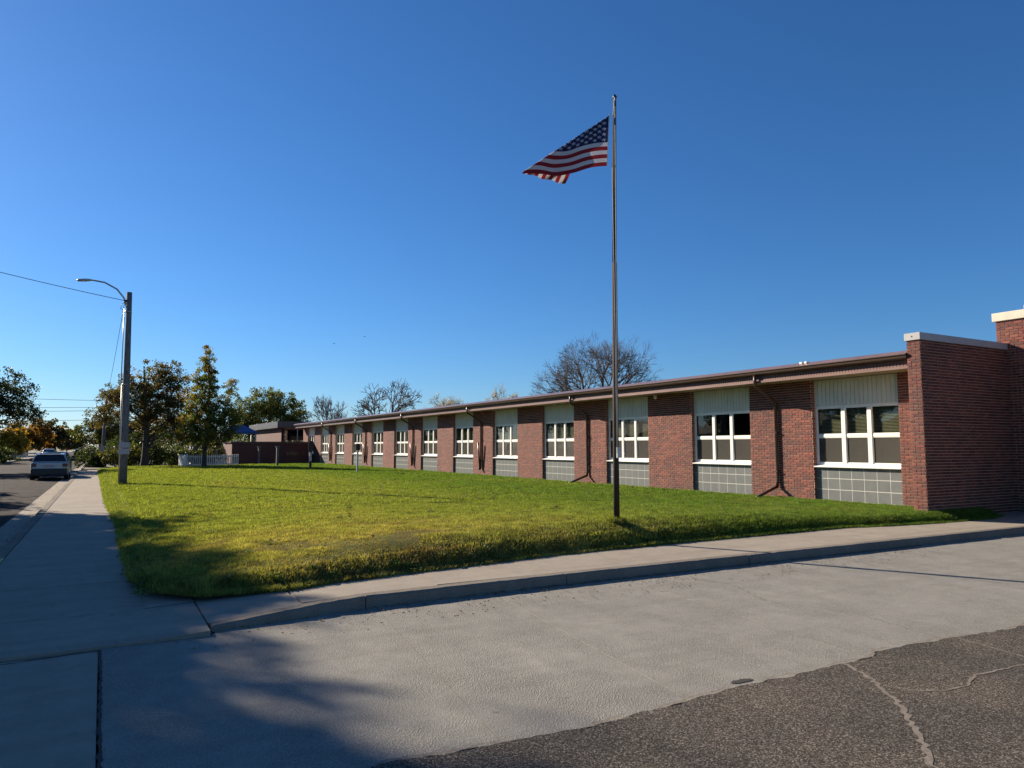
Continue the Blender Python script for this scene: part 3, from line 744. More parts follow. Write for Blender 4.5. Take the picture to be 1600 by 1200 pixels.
# the flag: cloth hanging from the halyard, its top fly corner folded behind along a diagonal
def flag_mat():
    m, n, l, b = new_mat('flag_cloth')
    at = n.new('ShaderNodeUVMap'); sp = n.new('ShaderNodeSeparateXYZ'); l.new(at.outputs[0], sp.inputs[0])
    u, v = sp.outputs[0], sp.outputs[1]
    row = math_n(n, l, 'FLOOR', math_n(n, l, 'MULTIPLY', v, 13.0)); par = math_n(n, l, 'MODULO', row, 2.0)
    red = (.24, .02, .028); wht = (.55, .54, .55); blu = (.02, .026, .08)
    stripes = mix(n, l, math_n(n, l, 'GREATER_THAN', par, .5), red, wht)
    # stars: grid of 11 x 9 half cells in the canton
    cu_ = math_n(n, l, 'MULTIPLY', u, 12 / .62); cv = math_n(n, l, 'MULTIPLY', math_n(n, l, 'SUBTRACT', v, 6 / 13), 10 / (7 / 13))
    ru = math_n(n, l, 'ROUND', cu_); rv = math_n(n, l, 'ROUND', cv)
    du = math_n(n, l, 'MULTIPLY', math_n(n, l, 'SUBTRACT', cu_, ru), 1.18); dv = math_n(n, l, 'SUBTRACT', cv, rv)
    rad = math_n(n, l, 'SQRT', math_n(n, l, 'ADD', math_n(n, l, 'MULTIPLY', du, du), math_n(n, l, 'MULTIPLY', dv, dv)))
    ang = math_n(n, l, 'ARCTAN2', du, dv)
    star = math_n(n, l, 'ADD', .30, math_n(n, l, 'MULTIPLY', .16, math_n(n, l, 'COSINE', math_n(n, l, 'MULTIPLY', ang, 5.0))))
    s = math_n(n, l, 'LESS_THAN', rad, math_n(n, l, 'MULTIPLY', star, 1.35))
    ev = math_n(n, l, 'LESS_THAN', math_n(n, l, 'ABSOLUTE', math_n(n, l, 'MODULO', math_n(n, l, 'ADD', ru, rv), 2.0)), .5)
    inr = math_n(n, l, 'MULTIPLY', math_n(n, l, 'MULTIPLY', math_n(n, l, 'GREATER_THAN', ru, .5), math_n(n, l, 'LESS_THAN', ru, 11.5)),
                 math_n(n, l, 'MULTIPLY', math_n(n, l, 'GREATER_THAN', rv, .5), math_n(n, l, 'LESS_THAN', rv, 9.5)))
    canton = mix(n, l, math_n(n, l, 'MULTIPLY', math_n(n, l, 'MULTIPLY', s, ev), inr), blu, (.42, .42, .48))
    isc = math_n(n, l, 'MULTIPLY', math_n(n, l, 'LESS_THAN', u, .62), math_n(n, l, 'GREATER_THAN', v, 6 / 13))
    cc = mix(n, l, isc, stripes, canton)
    l.new(cc, b.inputs['Base Color']); b.inputs['Roughness'].default_value = .8; b.inputs['Specular IOR Level'].default_value = .15
    t = n.new('ShaderNodeBsdfTranslucent'); l.new(cc, t.inputs[0]); ms = n.new('ShaderNodeMixShader'); ms.inputs[0].default_value = .22
    l.new(b.outputs[0], ms.inputs[1]); l.new(t.outputs[0], ms.inputs[2]); l.new(ms.outputs[0], n['Material Output'].inputs[0])
    return m
M['flag'] = flag_mat()
r_ = Vector((math.cos(R(29.37)), -math.sin(R(29.37)), 0)); fwd = Vector((math.sin(R(29.37)), math.cos(R(29.37)), 0))
HX = Vector((7.61, 9.92, 0)) - r_ * .05 - fwd * .03
fl = empty('flag', (HX.x, HX.y, 6.62)); tag(fl, 'drooping American flag blown to one side on the flagpole', 'flag')
nu_, nv_ = 90, 60
LW, HH = 1.54, .94
# in the flag's own frame: s runs away from the pole, q is height
A0 = np.array([0.0, .93]); B0 = np.array([-1.53, -.03])      # the fold line from the top of the hoist to the fly
dirf = (B0 - A0) / np.linalg.norm(B0 - A0); nf = np.array([-dirf[1], dirf[0]]); 
if nf[1] < 0: nf = -nf
vs = []; uv = []
for j in range(nv_ + 1):
    v = j / nv_
    for i in range(nu_ + 1):
        u = i / nu_
        s = -u * LW * (1 - .04 * math.sin(3 * u)); q = v * .93 - .11 * math.sin(u * 2.2) * (1 - .2 * v) * 1.0 + .03 * math.sin(u * 9)
        s += .05 * (1 - v) * (1 - u) * -1
        p = np.array([s, q]); d = float((p - A0) @ nf)
        depth = .035 * math.sin(u * 11 + v * 3) * u + .02 * math.sin(u * 23 - v * 7) * u
        if d > 0:
            k = .50 + .45 * max(0, u - .55); dd = d * k
            along = p - nf * d
            # roll over a small radius, then hang behind
            rad = .02
            p = along - nf * (dd if dd > rad else dd * .5) + np.array([.10 * d, 0]); depth = .035 + .05 * min(1, d * 3) + .03 * math.sin(d * 22 + u * 6)
        else: depth = depth * min(1, -d * 6)
        vs.append(tuple(r_ * float(p[0]) + fwd * (depth + .18 * u) + Vector((0, 0, float(p[1]))))); uv.append((u, v))
me = bpy.data.meshes.new('cloth'); W = nu_ + 1
me.from_pydata(vs, [], [(j * W + i, j * W + i + 1, (j + 1) * W + i + 1, (j + 1) * W + i) for j in range(nv_) for i in range(nu_)])
ul = me.uv_layers.new(name='UVMap')
for lp in me.loops: ul.data[lp.index].uv = uv[lp.vertex_index]
for p in me.polygons: p.use_smooth = True
me.materials.append(M['flag']); o = bpy.data.objects.new('cloth', me); col.objects.link(o); o.parent = fl
m = MB(); m.box(-.002, .012, -.004, .004, -.0, .94); hd = m.build('header_tape', M['rope'], fl); hd.rotation_euler = (0, R(3.0), R(-29.37)); hd.location = tuple(r_ * -.052)
for zz in (.0, .93):
    m = MB(); m.tube([(0, 0, zz), tuple(r_ * .05 + Vector((0, 0, zz + .01)))], .006, 6); m.build('snap_hook', M['galv'], fl)

# ------------------------------------------------------------------ street lamp pole, wires
lp = empty('street_lamp', (.75, 32.3, .15)); tag(lp, 'leaning wooden street lamp pole with curved arm beside the sidewalk', 'street lamp')
m = MB(); m.tube([(0, 0, 0), (-.02, 0, 2.5), (-.05, 0, 5.2), (-.08, 0, 7.7)], [.145, .135, .115, .10], 14); m.build('pole', M['pole_wood'], lp)
m = MB(); m.tube([(-.11, -.02, 6.95), (-.26, -.02, 7.45), (-.52, -.02, 7.78), (-.95, -.02, 8.0), (-1.40, -.02, 8.05)], .032, 8); m.build('arm', M['galv'], lp)
m = MB(); m.tube([(-1.36, -.02, 8.04), (-1.45, -.02, 8.04), (-1.62, -.02, 8.02), (-1.84, -.02, 7.99), (-1.90, -.02, 7.985)], [.03, .075, .10, .085, .03], 12, flat=.6); m.build('lamp_head', M['galv'], lp)
m = MB(); m.tube([(-.20, -.03, 7.30), (-.20, -.03, 7.38)], [.05, .05], 8); m.tube([(-.11, -.02, 7.33), (-.22, -.03, 7.33)], .02, 6); m.tube([(-.22, -.02, 7.3), (-.33, -.02, 7.2), (-.36, -.02, 7.0), (-.28, -.02, 6.98)], .012, 5); m.build('insulator', M['black'], lp)
m = MB(); m.tube([(-.225, -.13, 4.0), (-.235, -.13, 7.0)], .018, 6); m.tube([(-.16, -.1, .1), (-.2, -.12, 4.0)], .015, 6); m.build('conduit', M['galv'], lp)
m = MB()
for zz in (4.0, 6.9): m.tube([(-.02 - .01 * zz, 0, zz), (-.02 - .01 * zz, 0, zz + .04)], [.13, .13], 14)
m.build('band', M['galv'], lp)
for z0 in (1.28, 1.53):
    m = MB(); m.box(-.21, .17, -.19, -.18, z0, z0 + .215); sp_ = m.build('sign_plate', M['sign_face'], lp)
wm = M['black']
def wire(pts, r, label, sag=.0, group=None):
    a, b = Vector(pts[0]), Vector(pts[1]); P_ = []
    for i in range(25):
        t = i / 24; p = a.lerp(b, t); p.z -= sag * 4 * t * (1 - t); P_.append(p - a)
    m = MB(); m.tube(P_, r, 4, caps=False); o = m.build('overhead_wire', wm, None, loc=tuple(a)); tag(o, label, 'wire', group); return o
wire([(.50, 32.27, 7.50), (-16, 32.3, 11.2)], .012, 'overhead wire rising from the street lamp pole across the street', .35)
wire([(.52, 32.35, 7.45), (.12, 76, 6.1)], .011, 'overhead wire running from the street lamp pole to the distant pole', .25)
p2 = empty('utility_pole', (0.0, 76, .1)); tag(p2, 'distant dark utility pole with transformer rising before the trees', 'utility pole')
m = MB(); m.tube([(0, 0, 0), (.16, 0, 6.3)], [.16, .12], 10); m.build('pole', M['pole_wood'], p2)
m = MB(); m.tube([(.32, -.1, 4.6), (.32, -.1, 5.5)], [.14, .14], 10); m.build('transformer', M['galv'], p2)
m = MB(); m.box(-.2, .15, -.20, -.18, 1.2, 1.75); m.build('sign_plate', M['sign_face'], p2)
for k, (z, dz) in enumerate(((5.95, .35), (5.35, -.25), (5.05, -.35), (4.2, -.2))):
    wire([(0.1, 76, z), (-22, 76 + k, z + dz)], .016, ['topmost of the distant wires crossing the street', 'second distant wire from the top crossing the street', 'third distant wire from the top crossing the street', 'lowest of the distant wires crossing the street'][k], .15, 'distant wires crossing the street')

# lawn posts
def post(name, loc, h, w, mat, head, label, hm, group='posts standing in the far lawn'):
    r0 = empty(name, loc); tag(r0, label, 'post', group)
    m = MB(); m.box(-w / 2, w / 2, -w / 2, w / 2, 0, h); m.build('post', mat, r0, bevel=.005)
    m = MB(); hx, hz = head; m.box(-hx / 2, hx / 2, -w / 2 - .03, -w / 2 - .005, h - hz, h + .02); hd = m.build('head', hm, r0)
    return r0
post('sign_post', (12.16, 38.82, .25), 1.62, .085, M['galv'], (.24, .34), 'thin grey lawn post with a small dark square head', M['black'])
p3 = post('sign_post', (12.36, 49.98, .25), 1.85, .15, M['galv'], (.30, .75), 'dark lawn post with a white tag standing nearest the far brick wall', M['black'])
m = MB(); m.box(.09, .17, -.12, -.10, 1.0, 1.18); m.build('tag_plate', M['white'], p3)
m = MB(); m.box(-.08, .08, -.08, .08, 0, .5); m.build('post_sleeve', M['black'], p3)
for loc, lab in (((11.47, 56.3, .25), 'brown T-topped post on the lawn before the low brick wall, the closer of two'), ((11.69, 64.9, .25), 'brown T-topped post on the lawn before the low brick wall, the farther of two')):
    q = empty('tee_post', loc); tag(q, lab, 'post', 'brown T-topped posts')
    m = MB(); m.box(-.08, .08, -.08, .08, 0, 1.50); m.build('post', M['pole_wood'], q)
    m = MB(); m.prism([(-.18, 1.55), (-.08, 1.38), (.08, 1.38), (.18, 1.55)], 'y', -.09, .09); m.build('cap', M['pole_wood'], q)

# picket fence
pf = empty('picket_fence', (5.39, 57.9, .25)); tag(pf, 'low white picket fence at the back edge of the lawn', 'fence')
a0 = Vector((0, 0, 0)); a1 = Vector((3.9, 2.4, 0)); dd = (a1 - a0); Lf = dd.length; d_ = dd / Lf; rz = math.atan2(d_.y, d_.x)
pk = MB(); pk.prism([(-.035, 0), (.035, 0), (.035, .86), (0, .90), (-.035, .86)], 'y', -.01, .01); first = None
npk = 27
for k in range(npk):
    pos_ = a0 + d_ * (Lf * k / (npk - 1))
    if first is None: first = pk.build('picket', M['picket'], pf); o = first
    else: o = first.copy(); col.objects.link(o)
    o.parent = pf; o.location = pos_; o.rotation_euler = (0, 0, rz)
for zz in (.12, .72):
    m = MB(); m.box(0, Lf, .012, .045, zz, zz + .08); o = m.build('rail', M['picket'], pf); o.rotation_euler = (0, 0, rz)
m = MB(); m.box(-.06, .06, -.06, .06, 0, .98); m.build('fence_post', M['picket'], pf)
for k in range(9):
    o = first.copy(); col.objects.link(o); o.parent = pf; o.location = (-.04 * k - .03, .24 * k + .1, 0); o.rotation_euler = (0, 0, R(98)); o.scale = (2.6, 1, 1)

# blue canopy and shed behind the fence
cn = empty('shade_canopy', (12.3, 80, 0)); tag(cn, 'blue fabric shade canopy on white posts behind the low wall', 'canopy')
m = MB(); m.add([(-1.7, -1.5, 3.25), (1.7, -1.5, 3.25), (1.7, 1.5, 3.25), (-1.7, 1.5, 3.25), (-.5, 0, 4.0), (.5, 0, 4.0), (-1.7, -1.5, 3.1), (1.7, -1.5, 3.1), (1.7, 1.5, 3.1), (-1.7, 1.5, 3.1)],
  [(0, 1, 5, 4), (1, 2, 5), (2, 3, 4, 5), (3, 0, 4), (0, 6, 7, 1), (1, 7, 8, 2), (2, 8, 9, 3), (3, 9, 6, 0), (6, 9, 8, 7)]); m.build('canopy', M['blue'], cn)
for sx in (-1, 1):
    for sy in (-1, 1): m = MB(); m.tube([(sx * 1.5, sy * 1.3, 0), (sx * 1.5, sy * 1.3, 3.15)], .06, 8); m.build('leg', M['picket'], cn)
sh = empty('shed', (9.3, 78, 0)); tag(sh, 'small shed with a blue roof behind the picket fence', 'shed')
m = MB(); m.box(-1.6, 1.5, 0, 3, 0, 1.15); m.build('wall', M['siding'], sh)
m = MB(); m.prism([(-1.8, 1.1), (1.7, 1.1), (1.5, 1.75), (-1.5, 1.75)], 'y', -.2, 3.2); m.build('roof', M['blue'], sh)

# ------------------------------------------------------------------ vehicles
def car(name, loc, rz, paint, label, W_=1.78, L_=4.4, H_=1.46, detail=True):
    c = empty(name, loc, rz); tag(c, label, 'car')
    hw = W_ / 2
    # stations from rear (y=0) to nose (y=L): lower body cross-sections
    st = [(0.0, .86, .34, .92), (.06, .94, .26, 1.0), (.5, 1.0, .22, 1.02), (1.3, 1.0, .20, 1.0), (2.6, 1.0, .20, .97), (3.5, .98, .2, .92), (4.15, .93, .22, .82), (4.4, .80, .3, .66)]
    sc = L_ / 4.4; hs = H_ / 1.46
    vs = []; 
    for y, wf, zb, zt in st:
        w = hw * wf; zt *= hs
        for x, z in ((-w * .92, zb), (-w, zb + .12), (-w, zt - .28), (-w * .95, zt - .06), (-w * .86, zt), (w * .86, zt), (w * .95, zt - .06), (w, zt - .28), (w, zb + .12), (w * .92, zb)):
            vs.append((x, y * sc, z))
    n = 10; fs = [(i * n + k, i * n + (k + 1) % n, (i + 1) * n + (k + 1) % n, (i + 1) * n + k) for i in range(len(st) - 1) for k in range(n)]
    fs += [tuple(range(n)), tuple((len(st) - 1) * n + k for k in range(n))[::-1]]
    m = MB(); m.add(vs, fs, smooth=False); m.build('body', paint, c, bevel=.025)
    # cabin
    zt = 1.0 * hs; zr = H_ - .02
    cab = [(.12, .93, zt - .03, .93), (.35, .74, zr - .05, .74), (.75, .72, zr, .72), (1.9, .72, zr, .72), (2.3, .74, zr - .07, .74), (3.05, .90, zt - .06, .9)]
    vs = []; 
    for y, wt, z, wb in cab: vs += [(-hw * wt, y * sc, z), (hw * wt, y * sc, z)]
    base = [(-hw * .94, .12 * sc, zt - .06), (hw * .94, .12 * sc, zt - .06), (hw * .94, 3.05 * sc, zt - .1), (-hw * .94, 3.05 * sc, zt - .1)]
    vs2 = vs + base; b0 = len(vs)
    fs = [(2 * i, 2 * i + 1, 2 * i + 3, 2 * i + 2) for i in range(len(cab) - 1)]
    fs += [(b0, 0, 2, 4, 6, 8, 10, b0 + 3), (b0 + 1, b0 + 2, 11, 9, 7, 5, 3, 1), (b0, b0 + 1, 1, 0)]
    m = MB(); m.add(vs2, fs); m.build('cabin', paint, c, bevel=.02)
    # rear window, side windows, windscreen set proud of the cabin
    def quadpanel(name, pts, mat, off):
        a, b_, c_ = Vector(pts[0]), Vector(pts[1]), Vector(pts[2]); nn = (b_ - a).cross(c_ - a).normalized() * off
        v = [Vector(p) for p in pts]; k = len(v); vs = [p + nn for p in v] + [p - nn * .5 for p in v]
        m = MB(); m.add(vs, [tuple(range(k)), tuple(range(k, 2 * k))[::-1]] + [(i, (i + 1) % k, k + (i + 1) % k, k + i) for i in range(k)]); return m.build(name, mat, c)
    quadpanel('rear_window', [(-hw * .84, .135 * sc, zt + .02), (hw * .84, .135 * sc, zt + .02), (hw * .68, .335 * sc, zr - .09), (-hw * .68, .335 * sc, zr - .09)], M['car_glass'], .012)
    for s in (-1, 1):
        quadpanel('side_window', [(s * hw * .935, .45 * sc, zt - .0), (s * hw * .935, 2.85 * sc, zt - .02), (s * hw * .755, 2.25 * sc, zr - .1), (s * hw * .745, .55 * sc, zr - .1)], M['car_glass'], .014 * s)
        m = MB(); m.box(*(sorted((s * hw * .66, s * hw * .93))), -.012, .05, zt - .27, zt - .10); m.build('tail_light', M['tail'], c)
        m = MB(); xa, xb = sorted((s * hw * .97, s * (hw + .2))); m.box(xa, xb, 2.55 * sc, 2.68 * sc, zt - .02, zt + .14); m.build('mirror', M['black'], c, bevel=.02)
        m = MB(); xa, xb = sorted((s * hw * .5, s * hw * .78)); 
        for yy in (.78, 3.5):
            wmb = MB(); x0 = s * (hw - .22); x1 = s * (hw - .005)
            wmb.tube([(x0, yy * sc, .33), (x1, yy * sc, .33)], [.33, .33], 20, smooth=False); wh = wmb.build('wheel', M['rubber'], c)
            rmb = MB(); rmb.tube([(x1 - s * .02, yy * sc, .33), (x1 + s * .006, yy * sc, .33)], [.2, .19], 14); rmb.build('rim', M['galv'], wh)
    quadpanel('windscreen', [(-hw * .82, 2.98 * sc, zt), (hw * .82, 2.98 * sc, zt), (hw * .7, 2.36 * sc, zr - .1), (-hw * .7, 2.36 * sc, zr - .1)], M['car_glass'], .014)
    m = MB(); m.box(-hw * .93, hw * .93, -.05, .12, .26, .60); m.build('bumper', M['black'], c, bevel=.03)
    m = MB(); m.box(-.26, .26, -.03, -.0, .66, .79); m.build('number_plate', M['sign_face'], c)
    m = MB(); m.box(-hw * .55, hw * .55, .25 * sc, .42 * sc, zr - .03, zr + .01); m.build('spoiler', paint, c, bevel=.01)
    return c
car('parked_suv', (-2.36, 44.6, 0), 0, M['car_paint'], 'silver white compact SUV parked at the kerb, seen from behind', 1.72, 4.3, 1.40)
car('parked_car', (-2.75, 58.5, 0), 0, M['car_teal'], 'dark teal car parked just ahead of the silver SUV', 1.7, 4.3, 1.40)
car('distant_car', (-2.6, 118, 0), 0, M['car_teal'], 'small dark car far down the street by the right kerb', 1.8, 4.3, 1.45)
car('distant_car', (-7.4, 139, 0), math.pi, M['car_paint'], 'small pale car far down the street on its left side', 1.8, 4.3, 1.45)

# ------------------------------------------------------------------ trees
def leafs(centres, radii, per, size, colors, R_, aspect=.62):
    """leaf quads scattered in clumps; returns arrays"""
    C = np.repeat(centres, per, 0); Rr = np.repeat(radii, per); n = len(C)
    d = R_.normal(size=(n, 3)); d /= np.linalg.norm(d, axis=1)[:, None]
    p = C + d * (Rr * R_.random(n) ** .45)[:, None] * np.array([1, 1, .8])
    a = R_.normal(size=(n, 3)); a /= np.linalg.norm(a, axis=1)[:, None]
    b = np.cross(a, R_.normal(size=(n, 3))); b /= np.linalg.norm(b, axis=1)[:, None]
    s = size * (.6 + .8 * R_.random(n))[:, None]
    V = np.stack([p - a * s, p + b * s * aspect, p + a * s, p - b * s * aspect], 1)
    ci = np.repeat(np.arange(len(centres)), per); base = colors[ci]
    T = base * (.65 + .7 * R_.random((n, 1))); T = np.repeat(T[:, None, :], 4, 1)
    return V.reshape(-1, 3), np.arange(n * 4).reshape(-1, 4), T.reshape(-1, 3)
def tree(name, loc, lobes, trunk_h, trunk_r, n_cl, per, leaf, cols, label, seed, group=None, clump=.5, lean=(0, 0), cat='tree', branches=26, bias=.55, barkm='bark', droop=0, shell=.35):
    R_ = np.random.default_rng(seed); rr = random.Random(seed)
    root = empty(name, loc); tag(root, label, cat, group)
    vol = np.array([l[3] * l[4] * l[5] for l in lobes]); vol = vol ** .72; vol = vol / vol.sum()
    k = R_.choice(len(lobes), n_cl, p=vol); L = np.array(lobes)[k]
    d = R_.normal(size=(n_cl, 3)); d /= np.linalg.norm(d, axis=1)[:, None]
    q = (shell + (1 - shell) * R_.random(n_cl)) ** bias
    # a lumpy outline
    lump = .82 + .36 * (np.sin(d[:, 0] * 5 + seed) * np.sin(d[:, 1] * 4 + seed * 2) * np.cos(d[:, 2] * 6 + seed) * .5 + .5) + .12 * R_.normal(size=n_cl)
    Cc = L[:, :3] + d * L[:, 3:6] * np.minimum(q * lump, 1.12)[:, None]
    if droop: Cc[:, 2] -= droop * R_.random(n_cl)
    ci = R_.choice(len(cols), n_cl, p=[c[1] for c in cols]) if hasattr(cols[0][0], '__len__') else 0
    C3 = np.array([c[0] for c in cols])[ci] * (.8 + .4 * R_.random((n_cl, 1)))
    rad = clump * (.6 + .8 * R_.random(n_cl))
    V, F_, T = leafs(Cc, rad, per, leaf, C3, R_)
    np_mesh('crown', V, F_, T, M['leaf'], root)
    tm = MB(); H = max(l[2] + l[5] * .6 for l in lobes)
    tx = [Vector((lean[0] * t + .08 * math.sin(t * 5 + seed), lean[1] * t, H * t)) for t in np.linspace(0, 1, 9)]
    tm.tube(tx, [trunk_r * (1.25 if i == 0 else 1) * (1 - .85 * i / 8) for i in range(9)], 10, caps=False)
    for b in range(branches):
        c = Vector(Cc[rr.randrange(n_cl)]); zf_ = min(.9, max(trunk_h / H, (c.z - .35 * (Vector((c.x, c.y, 0)).length) - rr.random() * 1.2) / H))
        i = zf_ * 8; i0 = int(i); s = tx[i0].lerp(tx[min(i0 + 1, 8)], i - i0)
        mid = s.lerp(c, .5) + Vector((rr.uniform(-.2, .2), rr.uniform(-.2, .2), rr.uniform(-.3, .3)))
        r0 = trunk_r * (1 - .85 * zf_) * (.5 if b < 6 else .26)
        tm.tube([s, s.lerp(mid, .5) + Vector((0, 0, .08)), mid, c], [r0, r0 * .75, r0 * .5, r0 * .15], 5, caps=False)
    tm.build('trunk', M[barkm], root)
    return root
G1 = [((.065, .095, .02), .5), ((.08, .11, .022), .3), ((.045, .065, .018), .2)]
BRG = [((.11, .09, .035), .45), ((.085, .09, .03), .35), ((.15, .095, .035), .2)]
DKG = [((.04, .058, .018), .6), ((.055, .078, .022), .4)]
# conifer-shaped linden in the lawn, tall spire with a lower shoulder on its right
pyr_l = [(-.1, 0, 7.7, .5, .5, 1.15), (-.15, 0, 6.4, .9, .9, 1.3), (-.2, 0, 5.0, 1.35, 1.3, 1.3), (-.2, 0, 3.6, 1.9, 1.7, 1.2), (-.4, 0, 2.3, 2.3, 2.0, .85), (1.5, 0, 5.7, .5, .5, .9), (1.5, 0, 4.6, .8, .75, 1.0), (1.3, 0, 3.2, 1.3, 1.2, 1.2)]
tree('lawn_tree', (6.43, 56.0, .2), pyr_l, 1.2, .15, 640, 50, .058, [((.17, .17, .03), .35), ((.10, .13, .03), .4), ((.20, .13, .03), .25)], 'pyramid shaped tree with yellow green leaves standing in the lawn by the picket fence', 11, clump=.27, branches=60, shell=.1)
# broad brown-green tree behind the lamp pole
big_l = [(-1.6, 0, 5.3, 1.6, 1.8, 1.5), (0.3, .5, 6.6, 2.1, 2.0, 1.7), (1.6, 0, 7.0, 1.2, 1.6, 1.5), (2.3, .3, 5.6, 1.6, 1.8, 1.8), (-.4, 0, 4.8, 2.4, 2.0, 1.7), (1.2, .5, 4.2, 2.2, 2.0, 1.9), (2.6, 0, 3.4, 1.4, 1.5, 1.4), (-2.6, 0, 4.0, 1.1, 1.3, .9)]
tree('street_tree', (2.9, 62.5, .05), [(a - .35, b, c, d, e, f) for a, b, c, d, e, f in big_l], 1.3, .27, 640, 52, .068, BRG, 'broad thin tree with brownish leaves behind the lamp pole, across the side street', 12, clump=.36, lean=(-.3, 0), branches=90, shell=.1)
tree('street_tree', (-.3, 96, .1), [(-.8, 0, 3.3, 2.2, 2, 1.3), (1.0, 0, 3.8, 2.4, 2, 1.5), (3.0, 0, 3.2, 2.2, 2, 1.5), (5.5, 1, 3.4, 2.4, 2, 1.7)], .8, .2, 420, 34, .10, [((.075, .085, .02), .5), ((.04, .055, .018), .5)], 'low dark green tree spreading over the kerb beyond the side street', 13, clump=.5)
# undergrowth row beyond the side street
for k, (x, y, w, h) in enumerate(((1.6, 67.6, 1.5, 1.5), (3.6, 69.5, 1.7, 1.9), (5.8, 70.5, 1.8, 1.6), (8.2, 72.5, 1.9, 2.4), (4.8, 76, 2.6, 3.0), (2.0, 77, 2.5, 2.8), (7.5, 86, 2.8, 3.4), (11.8, 88, 3.0, 3.6))):
    tree('bush', (x, y, .05), [(0, 0, h * .5, w, w * .8, h * .55)], .2, .07, 90, 34, .085, DKG if k % 3 else [((.09, .085, .02), .5), ((.05, .06, .02), .5)],
         ['dark leafy bush behind the lamp pole beyond the side street', 'dark bush to the right of the lamp pole under the brown tree', 'dark bush under the brown tree beside the trunk', 'yellow green bush behind the picket fence', 'tall dark bush between the brown tree and the pyramid tree', 'tall dark bush behind the distant utility pole', 'tall yellow green bush behind the shed', 'tall dark bush behind the blue canopy'][k], 30 + k, cat='bush', branches=6, clump=.4)
tree('round_shrub', (-1.0, 70.5, .05), [(.05, 0, .75, 1.15, 1.0, .85)], .2, .06, 110, 36, .06, DKG, 'clipped dark round shrub at the corner of the side street', 45, cat='shrub', branches=5, clump=.3)
tree('round_shrub', (-.1, 69.0, .05), [(.0, 0, .55, .9, .8, .62)], .2, .05, 90, 36, .06, DKG, 'smaller low dark shrub in front of the clipped round one', 46, cat='shrub', branches=5, clump=.28)
# dense green tree behind the wing
tree('green_tree', (19.3, 100, 0), [(-2.8, 0, 6.2, 2.3, 2.2, 1.7), (-.6, 0, 7.6, 2.6, 2.5, 2.0), (1.8, 0, 6.9, 2.4, 2.4, 2.2), (3.4, 0, 5.2, 2.0, 2.2, 2.0), (0, 0, 5.0, 4.3, 3, 2.6), (-2.5, 0, 3.4, 2.8, 2.5, 2)], 2, .4, 800, 44, .10, [((.15, .15, .03), .35), ((.08, .11, .025), .45), ((.05, .065, .02), .2)], 'dense round green tree behind the rear wing roof', 14, clump=.55)
# left street tree, overhanging the road
left_l = [(.4, 0, 6.0, 3.6, 3.6, 2.0), (3.2, 0, 5.6, 2.6, 2.6, 1.7), (5.2, 0, 5.2, 1.9, 2.0, 1.5), (5.4, 0, 4.0, 1.8, 1.8, .9), (2.6, 0, 4.3, 2.6, 2.4, 1.1), (4.1, .2, 3.0, .55, .6, 1.2), (6.4, 0, 3.6, .9, .9, .7), (-2, 0, 5, 3, 3, 2)]
tree('street_tree', (-10.9, 62, .1), left_l, 2.2, .4, 620, 44, .075, [((.032, .045, .022), .6), ((.045, .058, .026), .4)], 'dark leafy elm hanging over the street at the left edge', 15, clump=.42, branches=110, lean=(1.5, 0), shell=.05)
# autumn trees down the street
AUT = [((.26, .13, .02), .35), ((.17, .08, .02), .35), ((.09, .08, .02), .3)]
for k, (x, y, w, h, cset, lab) in enumerate(((-10.6, 118, 1.7, 4.2, [((.38, .24, .03), .7), ((.22, .14, .02), .3)], 'small golden yellow tree down the left side of the street'),
    (-11.2, 150, 3.4, 7.0, AUT, 'rust orange tree down the left side of the street'), (-9.5, 178, 3.6, 7.4, [((.05, .05, .02), .7), ((.14, .08, .02), .3)], 'dark green and russet tree beyond the rust orange one'),
    (-7.9, 215, 3.6, 6.6, BRG, 'brown tree farthest down the left side of the street'), (-13.5, 100, 2.6, 5.0, G1, 'olive green tree behind the hedge at the left edge'),
    (-17.5, 125, 4.0, 8.0, DKG, 'tall dark tree behind the olive one at the left edge'), (3.5, 240, 5, 8, BRG, 'brown tree far down the right side of the street'), (6, 180, 4.5, 7.5, DKG, 'dark tree down the right side of the street'))):
    tree('street_tree', (x, y, .05), [(0, 0, h * .58, w, w, h * .42), (w * .4, 0, h * .45, w * .8, w * .8, h * .3), (-w * .5, 0, h * .5, w * .7, w * .7, h * .3)], h * .2, .15, 260, 30, .05 + y * .0009, cset, lab, 60 + k, clump=.55, branches=14)
tree('hedge', (-10.5, 88, .1), [(-.8, 0, .75, 2.4, 1.2, .85), (1.6, 0, .7, 1.6, 1.2, .8)], .2, .06, 160, 34, .08, DKG, 'low dark hedge on the far verge at the left edge', 80, cat='hedge', branches=5, clump=.35)
tree('golden_bush', (6.6, 74.5, .05), [(0, 0, .7, .8, .7, .8)], .2, .05, 60, 30, .08, [((.22, .19, .04), 1.0)], 'pale yellow sunlit bush beneath the brown tree', 81, cat='bush', branches=4, clump=.3)
# unseen but casting their shade over the corner: trees across the street just outside the frame
sh_l = [(0, 0, 7.2, 3.6, 3.4, 2.6), (2.6, .6, 6.2, 2.6, 2.4, 2.0), (-2.4, 0, 6.2, 2.8, 2.6, 2.2), (.5, -1, 9.2, 2.4, 2.4, 1.8), (.5, 1, 5.0, 2.8, 2.6, 1.4)]
SHADE = [(-18.5, 35.6, 1.55, 91), (-12.8, 31.5, 1.10, 92), (-12.0, 41.5, .72, 94)]
for (x, y, s, sd_), lab in zip(SHADE, ('very large leafy tree across the street whose shade falls on the corner pavement', 'second large leafy tree across the street shading the corner of the lawn', 'smaller leafy tree across the street shading the road')):
    tree('shade_tree', (x, y, .1), [tuple(v * s for v in l) for l in sh_l], 3, .4 * s, int(1500 * s), 44, .14, G1, lab, sd_, clump=.7, branches=60, shell=.0)
